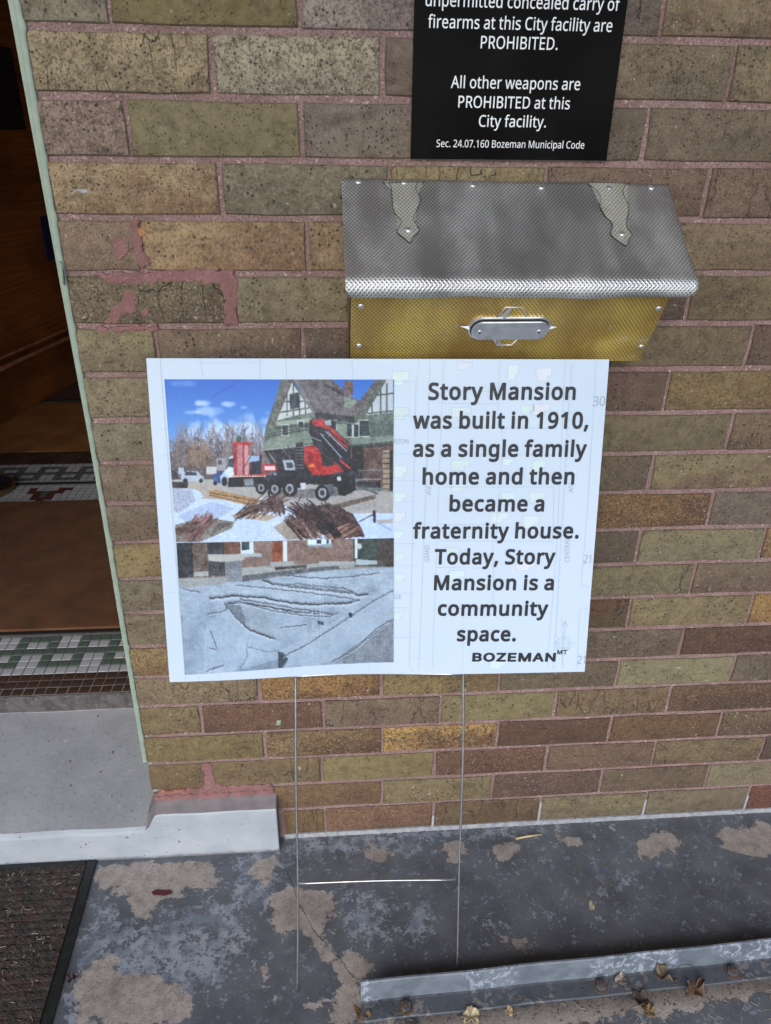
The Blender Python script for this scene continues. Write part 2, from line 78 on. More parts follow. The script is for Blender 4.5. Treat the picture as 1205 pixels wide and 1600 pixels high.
GLYPHS_HUMANIST = """,215|154,84 136,23 111,-42 85,-103 33,-103 49,-38 63,31 73,93 148,93
.215|58,43 61,69 72,85 88,94 107,97 126,94 142,85 153,69 157,43 153,18 142,2 126,-8 107,-11 88,-8 72,2 61,18
0459|419,287 418,242 415,201 409,163 395,112 376,70 349,37 316,12 276,-3 229,-8 188,-4 153,8 122,27 97,54 76,88 60,129 51,163 44,201 41,243 39,287 40,332 44,373 50,411 58,446 73,486 93,520 119,547 149,566 186,578 229,581 269,578 304,566 335,547 361,520 382,486 399,446 408,411 414,373 418,332|110,287 111,238 115,194 121,156 137,111 159,78 190,59 229,52 268,59 298,78 320,110 336,156 343,194 347,238 348,287 347,336 343,380 336,417 320,463 298,495 268,515 229,521 190,515 159,495 137,463 121,417 115,380 111,336
1458|285,0 216,0 216,400 216,439 217,470 219,499 196,477 169,455 108,405 71,452 226,573 285,573
2459|417,0 38,0 38,59 188,210 216,238 240,264 261,287 287,320 306,353 318,387 322,424 315,466 294,496 261,514 221,520 181,517 147,506 115,489 83,466 45,513 68,531 94,548 122,561 153,572 186,578 221,581 270,576 313,562 347,540 372,510 388,472 394,428 389,385 375,344 353,305 324,267 301,241 275,214 247,185 128,67 128,64 417,64
3459|395,439 392,403 381,372 363,347 340,326 310,311 277,302 277,298 319,290 353,276 379,255 405,214 413,163 407,116 390,74 360,40 318,14 283,2 241,-6 193,-8 150,-6 110,-1 72,8 36,23 36,89 74,73 114,61 155,54 194,51 241,55 278,65 305,81 331,117 339,164 335,197 320,223 297,242 265,255 226,263 179,265 123,265 123,326 180,326 223,329 259,339 286,356 307,377 319,404 323,434 316,471 295,498 262,516 219,521 190,520 164,515 117,498 75,473 39,521 73,544 115,563 147,573 181,579 218,581 273,576 317,563 352,540 376,511 390,477
4458|443,130 359,130 359,0 291,0 291,130 17,130 17,190 286,576 359,576 359,193 443,193|291,374 291,412 293,444 294,474 295,500 292,500 276,468 257,438 86,193 291,193
6459|44,245 46,294 51,342 60,389 75,433 95,474 121,510 155,539 196,562 228,572 265,578 306,581 344,579 377,573 377,513 344,520 308,523 257,518 216,504 183,483 158,454 139,419 127,380 119,337 115,291 119,291 133,309 150,326 170,339 194,350 223,356 255,358 302,353 342,338 375,313 400,279 416,236 421,184 419,147 411,112 399,82 372,44 336,15 291,-2 239,-8 199,-4 163,7 130,26 101,54 77,89 59,133 51,166 46,204|238,51 284,59 320,84 337,109 348,143 351,184 344,233 324,271 289,295 241,303 205,299 175,287 150,270 131,248 119,223 115,198 117,172 123,146 133,121 146,99 164,79 185,64 210,55
7459|109,0 344,508 35,508 35,573 419,573 419,518 187,0
9459|417,328 415,279 410,231 401,183 387,139 366,99 340,63 306,33 265,11 232,0 195,-6 154,-8 117,-6 82,0 82,60 115,53 152,50 204,54 245,68 278,90 303,118 322,153 334,192 342,235 346,281 341,281 327,263 310,247 290,233 266,223 237,216 204,214 158,219 118,235 85,260 61,294 45,336 40,387 43,426 50,460 63,491 90,529 127,557 171,575 223,581 262,577 299,565 332,545 361,518 384,483 402,439 410,406 415,369|223,521 178,513 142,488 124,463 113,429 110,388 117,339 137,301 171,277 220,269 256,273 286,285 311,303 330,325 342,349 346,374 344,400 338,426 328,451 315,474 298,493 277,508 252,518
A512|437,0 368,177 141,177 73,0 0,0 224,575 289,575 512,0|282,415 274,438 263,473 255,500 247,468 238,438 230,415 165,241 346,241
B522|241,573 292,571 336,565 373,555 404,541 434,515 453,478 459,431 456,399 446,371 431,347 409,328 382,313 350,304 350,300 384,292 415,279 441,261 461,236 474,203 478,163 472,115 454,74 425,42 385,19 354,8 318,2 279,0 78,0 78,573|256,329 300,331 334,339 357,352 377,382 384,423 376,463 351,490 324,502 289,509 245,511 150,511 150,329|150,269 150,61 265,61 311,64 346,74 371,91 394,125 401,168 398,197 388,221 370,241 344,256 307,266 260,269
C507|323,517 280,513 241,502 206,482 178,456 155,423 139,383 129,337 125,286 128,241 135,200 147,164 164,132 186,105 213,83 244,68 281,58 322,55 359,57 394,62 460,78 460,15 427,5 393,-2 356,-7 312,-8 270,-6 232,1 197,12 166,28 130,56 101,90 78,131 65,165 56,203 51,244 49,287 51,329 57,369 67,406 81,440 99,471 120,499 145,523 174,543 206,559 242,571 281,578 324,581 367,578 409,572 448,561 482,547 453,486 394,508 360,515
D586|536,292 534,246 528,203 516,165 501,131 474,91 439,58 399,33 364,18 325,8 283,2 237,0 78,0 78,573 254,573 296,571 335,565 371,555 404,540 443,516 476,484 502,446 517,413 528,377 534,336|460,289 457,337 449,379 435,415 416,444 391,469 361,487 327,500 287,508 244,511 150,511 150,62 228,62 282,65 329,76 369,94 402,119 428,151 446,190 457,236
E446|398,0 78,0 78,573 398,573 398,509 150,509 150,330 383,330 383,268 150,268 150,63 398,63
G584|326,302 524,302 524,22 478,8 431,-1 398,-5 362,-7 323,-8 280,-6 241,1 205,12 173,28 136,55 105,89 81,130 67,164 57,202 51,243 49,286 51,330 58,370 69,407 84,442 111,482 145,517 186,544 220,560 259,571 300,578 346,581 392,578 437,572 478,561 516,547 489,484 457,497 421,508 382,515 342,517 298,514 259,505 225,489 195,468 170,441 150,409 136,373 127,332 124,286 127,243 134,202 146,166 164,133 187,106 216,84 251,68 292,58 340,55 375,56 404,59 452,68 452,238 326,238
H594|516,0 443,0 443,267 150,267 150,0 78,0 78,573 150,573 150,330 443,330 443,573 516,573
I272|239,0 32,0 32,42 99,57 99,515 32,531 32,573 239,573 239,531 172,515 172,57 239,42
L420|78,0 78,573 150,573 150,64 400,64 400,0
M728|330,0 142,502 139,502 142,461 144,407 144,347 144,0 78,0 78,573 184,573 361,103 364,103 544,573 650,573 650,0 578,0 578,352 579,408 581,460 584,501 581,501 390,0
N609|532,0 447,0 141,476 138,476 141,432 143,378 144,320 144,0 78,0 78,573 161,573 467,99 470,99 468,137 466,193 464,249 464,573 532,573
O627|577,287 576,244 570,204 561,166 547,132 531,101 510,73 486,49 459,29 428,13 393,1 355,-6 314,-8 271,-6 232,1 196,13 165,29 138,49 114,73 94,101 78,132 65,167 56,204 51,245 49,288 51,331 56,370 65,408 78,442 100,482 130,517 166,545 197,561 232,572 271,579 314,581 369,577 417,565 459,545 495,517 524,483 547,442 560,408 570,370 576,330|125,287 127,241 134,200 145,163 161,131 182,104 207,83 238,67 273,58 314,55 354,58 390,67 420,83 445,104 465,131 481,163 492,200 499,241 501,287 498,338 490,384 476,423 456,457 431,484 398,503 360,514 314,518 274,515 238,506 207,490 182,469 161,443 145,411 134,374 127,333
P486|229,573 282,570 326,562 363,548 393,528 421,495 439,454 444,404 441,370 433,336 417,306 395,278 364,255 324,238 292,230 256,225 216,223 150,223 150,0 78,0 78,573|223,511 150,511 150,285 208,285 258,288 298,296 330,311 352,334 365,363 370,401 361,449 334,484 306,499 269,508
R499|236,573 281,571 320,565 353,555 393,532 422,500 439,460 444,410 440,368 427,334 408,306 385,285 358,269 330,257 487,0 403,0 264,237 150,237 150,0 78,0 78,573|232,510 150,510 150,298 236,298 278,301 312,310 338,325 362,359 370,407 366,440 355,467 336,486 310,500 275,507
S440|403,153 396,106 378,66 348,35 307,11 274,1 238,-6 198,-8 137,-5 83,4 41,19 41,88 73,76 113,65 156,57 201,55 240,57 273,66 298,79 316,98 327,120 330,147 327,173 318,194 302,213 277,230 242,247 196,265 161,279 131,294 106,311 85,330 69,351 57,375 50,403 48,435 54,477 71,513 99,542 136,563 180,576 231,581 276,578 318,572 355,562 389,549 366,487 336,499 302,508 266,515 229,517 196,515 169,507 148,494 133,478 124,457 121,434 124,407 133,386 149,367 172,351 204,335 246,318 293,299 332,279 362,255 385,228 398,194
T446|259,0 187,0 187,509 8,509 8,573 437,573 437,509 259,509
V481|481,573 277,0 204,0 0,573 75,573 204,205 220,160 231,119 241,80 250,119 262,161 277,207 405,573
a450|231,437 279,433 318,422 347,403 368,375 381,338 385,293 385,0 334,0 320,61 317,61 298,40 279,22 258,9 234,-1 206,-6 172,-8 136,-5 103,6 75,23 55,48 41,80 37,119 43,159 59,192 87,219 116,234 152,245 194,253 243,257 316,259 316,285 310,330 293,359 265,375 227,380 194,378 163,370 106,347 84,400 115,414 151,426 190,434|252,208 204,203 167,195 141,182 118,155 110,119 115,87 132,66 157,53 188,49 238,56 279,79 306,117 315,172 315,210
b493|139,461 138,410 135,373 139,373 161,398 189,419 226,432 272,437 322,431 365,412 401,381 422,350 437,312 446,267 449,215 447,168 439,127 427,91 400,48 365,17 322,-2 272,-8 226,-3 189,10 161,31 139,55 133,55 119,0 68,0 68,609 139,609|260,379 219,374 188,361 165,339 150,308 142,268 139,217 139,214 142,165 150,125 165,93 187,69 219,55 261,51 312,61 348,93 363,126 373,166 376,216 373,265 363,306 348,338 311,368
c385|241,-8 204,-5 170,2 139,15 112,34 88,58 69,87 55,123 47,165 44,213 47,262 56,305 71,342 90,372 114,396 142,415 174,428 208,435 245,438 278,436 309,431 336,424 358,415 337,356 292,370 244,376 204,371 172,358 148,335 131,303 120,263 117,213 120,166 131,126 148,94 172,71 202,58 240,53 273,55 302,60 351,78 351,15 328,5 304,-2 275,-7
d493|221,-8 171,-2 128,17 92,48 71,79 56,117 47,162 44,214 47,266 56,311 71,350 93,381 128,413 171,432 221,438 253,436 280,429 303,420 323,407 354,374 359,374 356,405 354,438 354,609 425,609 425,0 368,0 358,58 354,58 323,24 303,11 279,1 252,-6|232,51 273,55 305,67 328,88 343,117 352,154 355,200 355,213 352,263 343,304 329,336 306,360 274,375 231,379 181,368 146,334 130,300 120,260 117,213 120,165 130,125 146,93 181,61
e452|234,438 286,432 329,414 364,385 390,346 402,315 409,281 411,244 411,201 117,201 122,157 134,119 154,90 181,69 215,56 254,52 293,54 327,60 359,69 392,82 392,20 359,8 327,-1 292,-6 251,-8 212,-5 176,3 143,17 114,36 90,61 70,91 56,126 47,167 44,212 47,257 55,297 68,333 86,364 108,390 134,411 164,426 198,435|233,380 188,372 154,348 130,309 119,257 338,257 335,292 326,322 312,346 292,364 266,376
f276|266,375 158,375 158,0 87,0 87,375 12,375 12,408 87,432 87,457 92,507 104,547 124,577 152,597 186,609 227,613 274,609 310,599 292,544 262,552 228,556 197,550 175,532 162,502 158,458 158,430 266,430
g493|221,438 261,434 297,422 329,402 355,373 359,373 369,430 425,430 425,-7 423,-46 416,-80 404,-109 378,-146 341,-172 310,-183 274,-190 233,-192 188,-191 147,-186 110,-177 78,-165 78,-100 111,-114 149,-125 191,-132 237,-134 286,-126 324,-101 347,-63 355,-13 355,4 356,32 358,57 354,57 329,28 299,8 263,-4 221,-8 170,-2 126,18 91,51 70,83 56,121 47,164 44,214 47,263 56,306 70,344 91,377 126,411 169,431|230,379 197,374 169,359 147,336 130,303 120,262 117,213 120,165 130,124 146,92 182,60 232,50 262,52 288,58 309,69 326,85 340,105 349,131 354,161 356,197 356,214 353,267 343,309 326,340 302,362 270,374
h495|139,431 138,399 135,370 140,370 155,391 174,407 196,420 221,429 247,435 273,437 321,433 360,421 391,400 413,370 426,330 431,280 431,0 361,0 361,275 355,321 338,353 308,372 265,379 222,374 189,360 166,338 150,308 142,269 139,222 139,0 68,0 68,609 139,609
i207|139,430 139,0 68,0 68,430|104,591 119,588 133,580 142,566 145,546 142,526 133,512 119,504 104,501 88,504 75,512 66,526 63,546 66,566 75,580 88,588
l207|139,0 68,0 68,609 139,609
m749|540,438 584,434 621,421 649,401 669,371 681,330 685,280 685,0 615,0 615,277 610,321 594,353 567,372 528,379 474,369 438,342 423,315 414,280 411,237 411,0 342,0 342,277 339,308 332,333 320,353 303,367 281,376 253,379 215,374 185,360 164,338 150,308 141,269 139,223 139,0 68,0 68,430 125,430 136,371 140,371 155,392 173,409 194,422 217,431 241,436 266,438 312,433 349,420 378,398 398,366 402,366 427,398 461,420 499,433
n496|275,438 322,434 361,421 391,401 413,371 426,330 431,280 431,0 361,0 361,275 355,321 338,353 308,372 265,379 222,374 189,361 166,338 151,308 142,269 139,223 139,0 68,0 68,430 125,430 136,371 140,371 156,392 175,409 198,422 222,431 248,436
o485|442,216 438,165 428,121 411,82 388,51 359,25 324,7 285,-4 241,-8 200,-4 163,7 129,25 100,51 77,82 59,121 48,165 44,216 47,261 55,301 68,336 87,367 110,392 137,412 169,426 204,435 244,438 281,435 316,426 347,412 374,392 398,367 417,336 431,301 439,261|117,216 120,169 130,128 147,95 172,71 203,56 243,51 282,56 314,71 339,95 356,128 366,169 369,216 365,263 355,303 338,335 314,359 282,374 242,379 202,374 171,359 147,335 130,303 120,263
p493|273,438 322,432 365,413 401,383 422,351 437,313 446,268 449,216 447,170 439,129 427,93 401,49 365,17 322,-2 272,-8 241,-6 213,1 190,11 170,24 139,55 134,55 137,20 139,-16 139,-192 68,-192 68,430 126,430 136,371 139,371 170,405 189,419 213,429 240,436|260,379 221,374 190,362 167,342 152,313 142,275 139,229 139,216 142,167 150,126 165,93 188,70 220,55 261,51 297,56 326,72 348,98 364,131 373,171 376,217 373,262 363,302 348,334 311,367
r331|269,438 295,437 319,433 310,368 287,372 264,374 240,371 217,363 195,351 176,334 161,313 149,289 141,261 139,229 139,0 68,0 68,430 126,430 134,351 137,351 152,374 170,395 191,413 214,426 240,435
s384|348,119 343,80 327,49 302,24 268,6 226,-4 176,-8 135,-6 99,-1 68,8 42,19 42,83 70,71 104,60 141,52 178,49 224,53 256,66 274,86 280,112 271,141 259,154 239,167 212,180 174,196 135,212 103,228 76,245 57,266 45,292 41,324 52,372 85,408 118,425 157,435 202,438 240,436 275,430 308,421 339,409 315,353 258,372 228,378 197,380 159,377 131,366 114,350 108,328 111,312 119,298 133,286 154,274 219,246 257,231 289,215 314,197 333,176 344,150
t289|212,50 245,53 272,59 272,5 240,-4 200,-8 167,-5 138,4 112,20 91,44 78,79 74,125 74,375 13,375 13,409 75,437 103,528 144,528 144,430 269,430 269,375 144,375 144,127 149,93 163,69 185,54
u496|427,430 427,0 370,0 359,57 356,57 340,36 321,20 298,8 273,-1 247,-6 220,-8 173,-4 134,8 103,29 81,59 68,99 63,148 63,430 135,430 135,153 141,108 158,76 188,57 230,51 273,55 306,69 330,91 345,121 354,160 357,206 357,430
w630|346,243 336,276 328,308 321,335 316,357 313,357 308,335 302,307 294,275 284,242 207,1 127,1 9,431 82,431 141,201 153,154 163,109 169,73 172,73 178,97 185,128 193,160 201,188 277,431 354,431 428,188 440,149 451,109 457,74 460,74 466,108 477,153 489,201 549,431 621,431 502,1 419,1
y409|1,430 76,430 169,185 184,144 196,105 205,68 209,68 224,121 245,186 333,430 409,430 224,-59 207,-97 188,-130 165,-156 138,-176 106,-188 67,-192 34,-190 9,-186 9,-130 30,-133 56,-135 79,-132 99,-126 116,-114 130,-99 152,-59 174,-2
z377|346,0 31,0 31,47 262,375 45,375 45,430 340,430 340,377 112,55 346,55
 208"""
GLYPHS_GEOMETRIC = """A480|16,0 201,509 276,509 463,0 395,0 287,302 264,372 232,478 245,478 213,371 191,302 85,0|110,142 110,199 370,199 370,142
B456|60,0 60,509 241,509 289,504 329,491 359,469 381,442 394,410 398,374 395,344 387,320 373,301 356,286 336,275 315,267 315,262 339,257 363,245 385,227 402,203 414,173 418,136 413,100 400,67 377,39 344,18 301,4 247,0|125,57 245,57 296,63 330,80 349,105 355,137 352,161 342,184 327,203 306,218 279,228 248,231 125,231|125,285 238,285 265,288 288,296 308,309 323,326 333,348 336,372 330,403 313,429 283,446 240,452 125,452
E419|60,0 60,509 372,509 372,452 125,452 125,286 355,286 355,229 125,229 125,57 375,57 375,0
M628|60,0 60,509 152,509 277,187 287,159 299,123 311,84 322,49 307,49 318,83 330,121 342,158 352,187 476,509 568,509 568,0 504,0 504,291 504,327 505,369 506,413 507,457 513,457 498,409 482,363 467,322 456,291 342,0 286,0 170,291 159,321 145,361 129,408 112,457 119,457 120,416 121,372 122,328 122,291 122,0
N523|60,0 60,509 136,509 343,183 363,151 388,107 414,55 405,54 401,108 399,157 399,195 399,509 463,509 463,0 387,0 202,290 177,331 148,381 108,452 119,454 122,384 124,328 125,291 125,0
O533|267,-7 225,-3 186,7 150,25 119,49 92,79 70,115 53,157 44,203 40,254 44,305 53,352 70,393 92,429 119,459 150,484 186,501 225,512 267,516 309,512 348,501 384,484 415,459 442,429 464,393 480,352 490,305 493,254 490,203 480,157 464,115 442,79 415,49 384,25 348,7 309,-3|267,53 310,59 349,76 383,105 408,144 420,176 428,213 430,254 428,295 420,332 408,365 383,404 349,433 310,450 267,456 223,450 184,433 151,404 125,364 113,332 106,295 103,254 106,213 113,176 125,144 151,105 184,76 223,59
T448|32,452 32,509 417,509 417,452 257,452 257,0 193,0 193,452
Z438|42,0 42,46 273,385 306,431 341,476 348,454 285,452 223,452 40,452 40,509 397,509 397,462 169,129 134,81 97,33 90,54 152,57 214,57 399,57 399,0
 188"""
# ---------------------------------------------------------------- helpers
col = scene.collection
def warm(c):
    m_ = sum(c)/3; k = .90 if c[0]-c[2] < 56 else .76
    return (m_+(c[0]-m_)*k+7, m_+(c[1]-m_)*k+1.2, m_+(c[2]-m_)*k+2)
def srgb(r, g, b, k=1.0):
    f = lambda c: (c/255/12.92 if c/255 <= .04045 else ((c/255+.055)/1.055)**2.4)*k
    return (f(r), f(g), f(b), 1.0)
def link(o, parent=None):
    col.objects.link(o)
    if parent is not None: o.parent = parent
    return o
def tag(o, label=None, cat=None, group=None, kind=None):
    if label: o['label'] = label
    if cat: o['category'] = cat
    if group: o['group'] = group
    if kind: o['kind'] = kind
    return o
def empty(name, loc=(0,0,0), label=None, cat=None, group=None, kind=None):
    o = bpy.data.objects.new(name, None); o.location = loc; o.empty_display_size = .05
    link(o); return tag(o, label, cat, group, kind)
def mesh(name, verts, faces, mat=None, parent=None, smooth=False, fmats=None, uvs=None):
    me = bpy.data.meshes.new(name)
    me.from_pydata([tuple(v) for v in verts], [], faces)
    mats = mat if isinstance(mat, (list, tuple)) else ([mat] if mat else [])
    for m_ in mats: me.materials.append(m_)
    if fmats: me.polygons.foreach_set('material_index', fmats)
    if smooth: me.polygons.foreach_set('use_smooth', [True]*len(me.polygons))
    if uvs is not None:
        ul = me.uv_layers.new(name='UVMap')
        li = np.zeros(len(me.loops), dtype=np.int32); me.loops.foreach_get('vertex_index', li)
        ul.data.foreach_set('uv', np.asarray(uvs, dtype=np.float32)[li].ravel())
    me.update()
    o = bpy.data.objects.new(name, me); link(o, parent)
    if parent is not None and parent.type == 'EMPTY': o.location = -world_loc(parent)   # verts are given in world space
    return o
def world_loc(p):
    v = Vector(p.location)
    while p.parent is not None: p = p.parent; v += Vector(p.location)
    return v
def bmobj(name, bm, mat, parent=None, smooth=False):
    me = bpy.data.meshes.new(name); bm.to_mesh(me); bm.free()
    for m_ in (mat if isinstance(mat, (list, tuple)) else [mat]): me.materials.append(m_)
    if smooth: me.polygons.foreach_set('use_smooth', [True]*len(me.polygons))
    o = bpy.data.objects.new(name, me); link(o, parent)
    if parent is not None and parent.type == 'EMPTY': o.location = -world_loc(parent)
    return o
def add_box(bm, x0, x1, y0, y1, z0, z1, bev=0.0, mi=0):
    r = bmesh.ops.create_cube(bm, size=1.0)
    vs = r['verts']
    for v in vs:
        v.co = Vector(((x0+x1)/2 + v.co.x*(x1-x0), (y0+y1)/2 + v.co.y*(y1-y0), (z0+z1)/2 + v.co.z*(z1-z0)))
    fs = set(f for v in vs for f in v.link_faces)
    for f in fs: f.material_index = mi
    if bev > 0:
        es = list(set(e for v in vs for e in v.link_edges))
        bmesh.ops.bevel(bm, geom=es, offset=bev, segments=2, profile=.5, affect='EDGES')
def box(name, x0, x1, y0, y1, z0, z1, mat, parent=None, bev=0.0):
    bm = bmesh.new(); add_box(bm, x0, x1, y0, y1, z0, z1, bev); return bmobj(name, bm, mat, parent)
def tube_geo(pts, r, n=10, cap=True, V=None, Fc=None):
    V = [] if V is None else V; Fc = [] if Fc is None else Fc
    pts = [Vector(p) for p in pts]; base = len(V)
    rr = r if isinstance(r, (list, tuple)) else [r]*len(pts)
    t0 = (pts[1]-pts[0]).normalized(); up = Vector((0,0,1)) if abs(t0.z) < .9 else Vector((1,0,0))
    for i, p in enumerate(pts):
        t = (pts[min(i+1, len(pts)-1)] - pts[max(i-1, 0)]).normalized()
        a = t.cross(up).normalized(); b = t.cross(a).normalized()
        for k in range(n):
            an = 2*math.pi*k/n; V.append(p + (a*math.cos(an)+b*math.sin(an))*rr[i])
    for i in range(len(pts)-1):
        for k in range(n):
            Fc.append((base+i*n+k, base+i*n+(k+1)%n, base+(i+1)*n+(k+1)%n, base+(i+1)*n+k))
    if cap:
        Fc.append(tuple(base+k for k in range(n))[::-1]); Fc.append(tuple(base+(len(pts)-1)*n+k for k in range(n)))
    return V, Fc
def tube(name, pts, r, mat, parent=None, n=10):
    V, Fc = tube_geo(pts, r, n); return mesh(name, V, Fc, mat, parent, smooth=True)

# ---------------------------------------------------------------- materials
class NT:
    def __init__(s, name):
        s.m = bpy.data.materials.new(name); s.m.use_nodes = True
        s.t = s.m.node_tree; s.n = s.t.nodes; s.l = s.t.links
        s.bsdf = s.n['Principled BSDF']; s.out = s.n['Material Output']
    def link(s, a, b): s.l.new(a, b)
    def node(s, typ, **kw):
        nd = s.n.new(typ)
        for k, v in kw.items():
            if k in ('operation', 'data_type', 'blend_type', 'attribute_type', 'attribute_name', 'noise_dimensions', 'feature', 'interpolation_type', 'wave_type', 'bands_direction', 'distance', 'vector_type'): setattr(nd, k, v)
            else:
                key = int(k[1:]) if k[0] == 'i' and k[1:].isdigit() else k.replace('_', ' ')
                s.put(nd.inputs[key], v)
        return nd
    def put(s, sock, v):
        if hasattr(v, 'is_output'): s.link(v, sock)
        else: sock.default_value = v
    def math(s, op, a, b=0.0, c=0.0, clamp=False):
        nd = s.n.new('ShaderNodeMath'); nd.operation = op; nd.use_clamp = clamp
        s.put(nd.inputs[0], a); s.put(nd.inputs[1], b); s.put(nd.inputs[2], c); return nd.outputs[0]
    def vmath(s, op, a, b=(0,0,0)):
        nd = s.n.new('ShaderNodeVectorMath'); nd.operation = op
        s.put(nd.inputs[0], a)
        if op == 'SCALE': s.put(nd.inputs['Scale'], b)
        else: s.put(nd.inputs[1], b)
        return nd.outputs[0]
    def noise(s, vec, scale, detail=3, rough=.55, out=0, dist=0.0):
        nd = s.n.new('ShaderNodeTexNoise'); s.put(nd.inputs['Vector'], vec)
        nd.inputs['Scale'].default_value = scale; nd.inputs['Detail'].default_value = detail
        nd.inputs['Roughness'].default_value = rough; nd.inputs['Distortion'].default_value = dist
        return nd.outputs[out]
    def voro(s, vec, scale, out='Distance', rnd=1.0):
        nd = s.n.new('ShaderNodeTexVoronoi'); s.put(nd.inputs['Vector'], vec)
        nd.inputs['Scale'].default_value = scale; nd.inputs['Randomness'].default_value = rnd
        return nd.outputs[out]
    def ss(s, v, a, b, lo=0.0, hi=1.0):
        nd = s.n.new('ShaderNodeMapRange'); nd.interpolation_type = 'SMOOTHSTEP'
        s.put(nd.inputs[0], v); nd.inputs[1].default_value = a; nd.inputs[2].default_value = b
        nd.inputs[3].default_value = lo; nd.inputs[4].default_value = hi; return nd.outputs[0]
    def mix(s, f, a, b, mode='MIX'):
        nd = s.n.new('ShaderNodeMix'); nd.data_type = 'RGBA'; nd.blend_type = mode
        s.put(nd.inputs[0], f); s.put(nd.inputs[6], a); s.put(nd.inputs[7], b); return nd.outputs[2]
    def obj(s): return s.node('ShaderNodeTexCoord').outputs['Object']
    def geo(s): return s.node('ShaderNodeNewGeometry').outputs['Position']
    def bump(s, h, strength, dist):
        nd = s.n.new('ShaderNodeBump'); nd.inputs['Strength'].default_value = strength; nd.inputs['Distance'].default_value = dist
        s.put(nd.inputs['Height'], h); s.link(nd.outputs[0], s.bsdf.inputs['Normal']); return nd
    def set(s, **kw):
        for k, v in kw.items(): s.put(s.bsdf.inputs[k.replace('_', ' ')], v)
        return s.m

def simple(name, c, rough=.6, metal=0.0, var=.25, scale=30, bump=0.0, bscale=200):
    t = NT(name); v = t.obj()
    n_ = t.noise(v, scale, 4)
    dark = tuple(x*(1-var) for x in c[:3])+(1,); lite = tuple(min(1, x*(1+var)) for x in c[:3])+(1,)
    t.set(Base_Color=t.mix(t.ss(n_, .3, .7), dark, lite), Roughness=rough, Metallic=metal)
    if bump: t.bump(t.noise(v, bscale, 3), .6, bump)
    return t.m

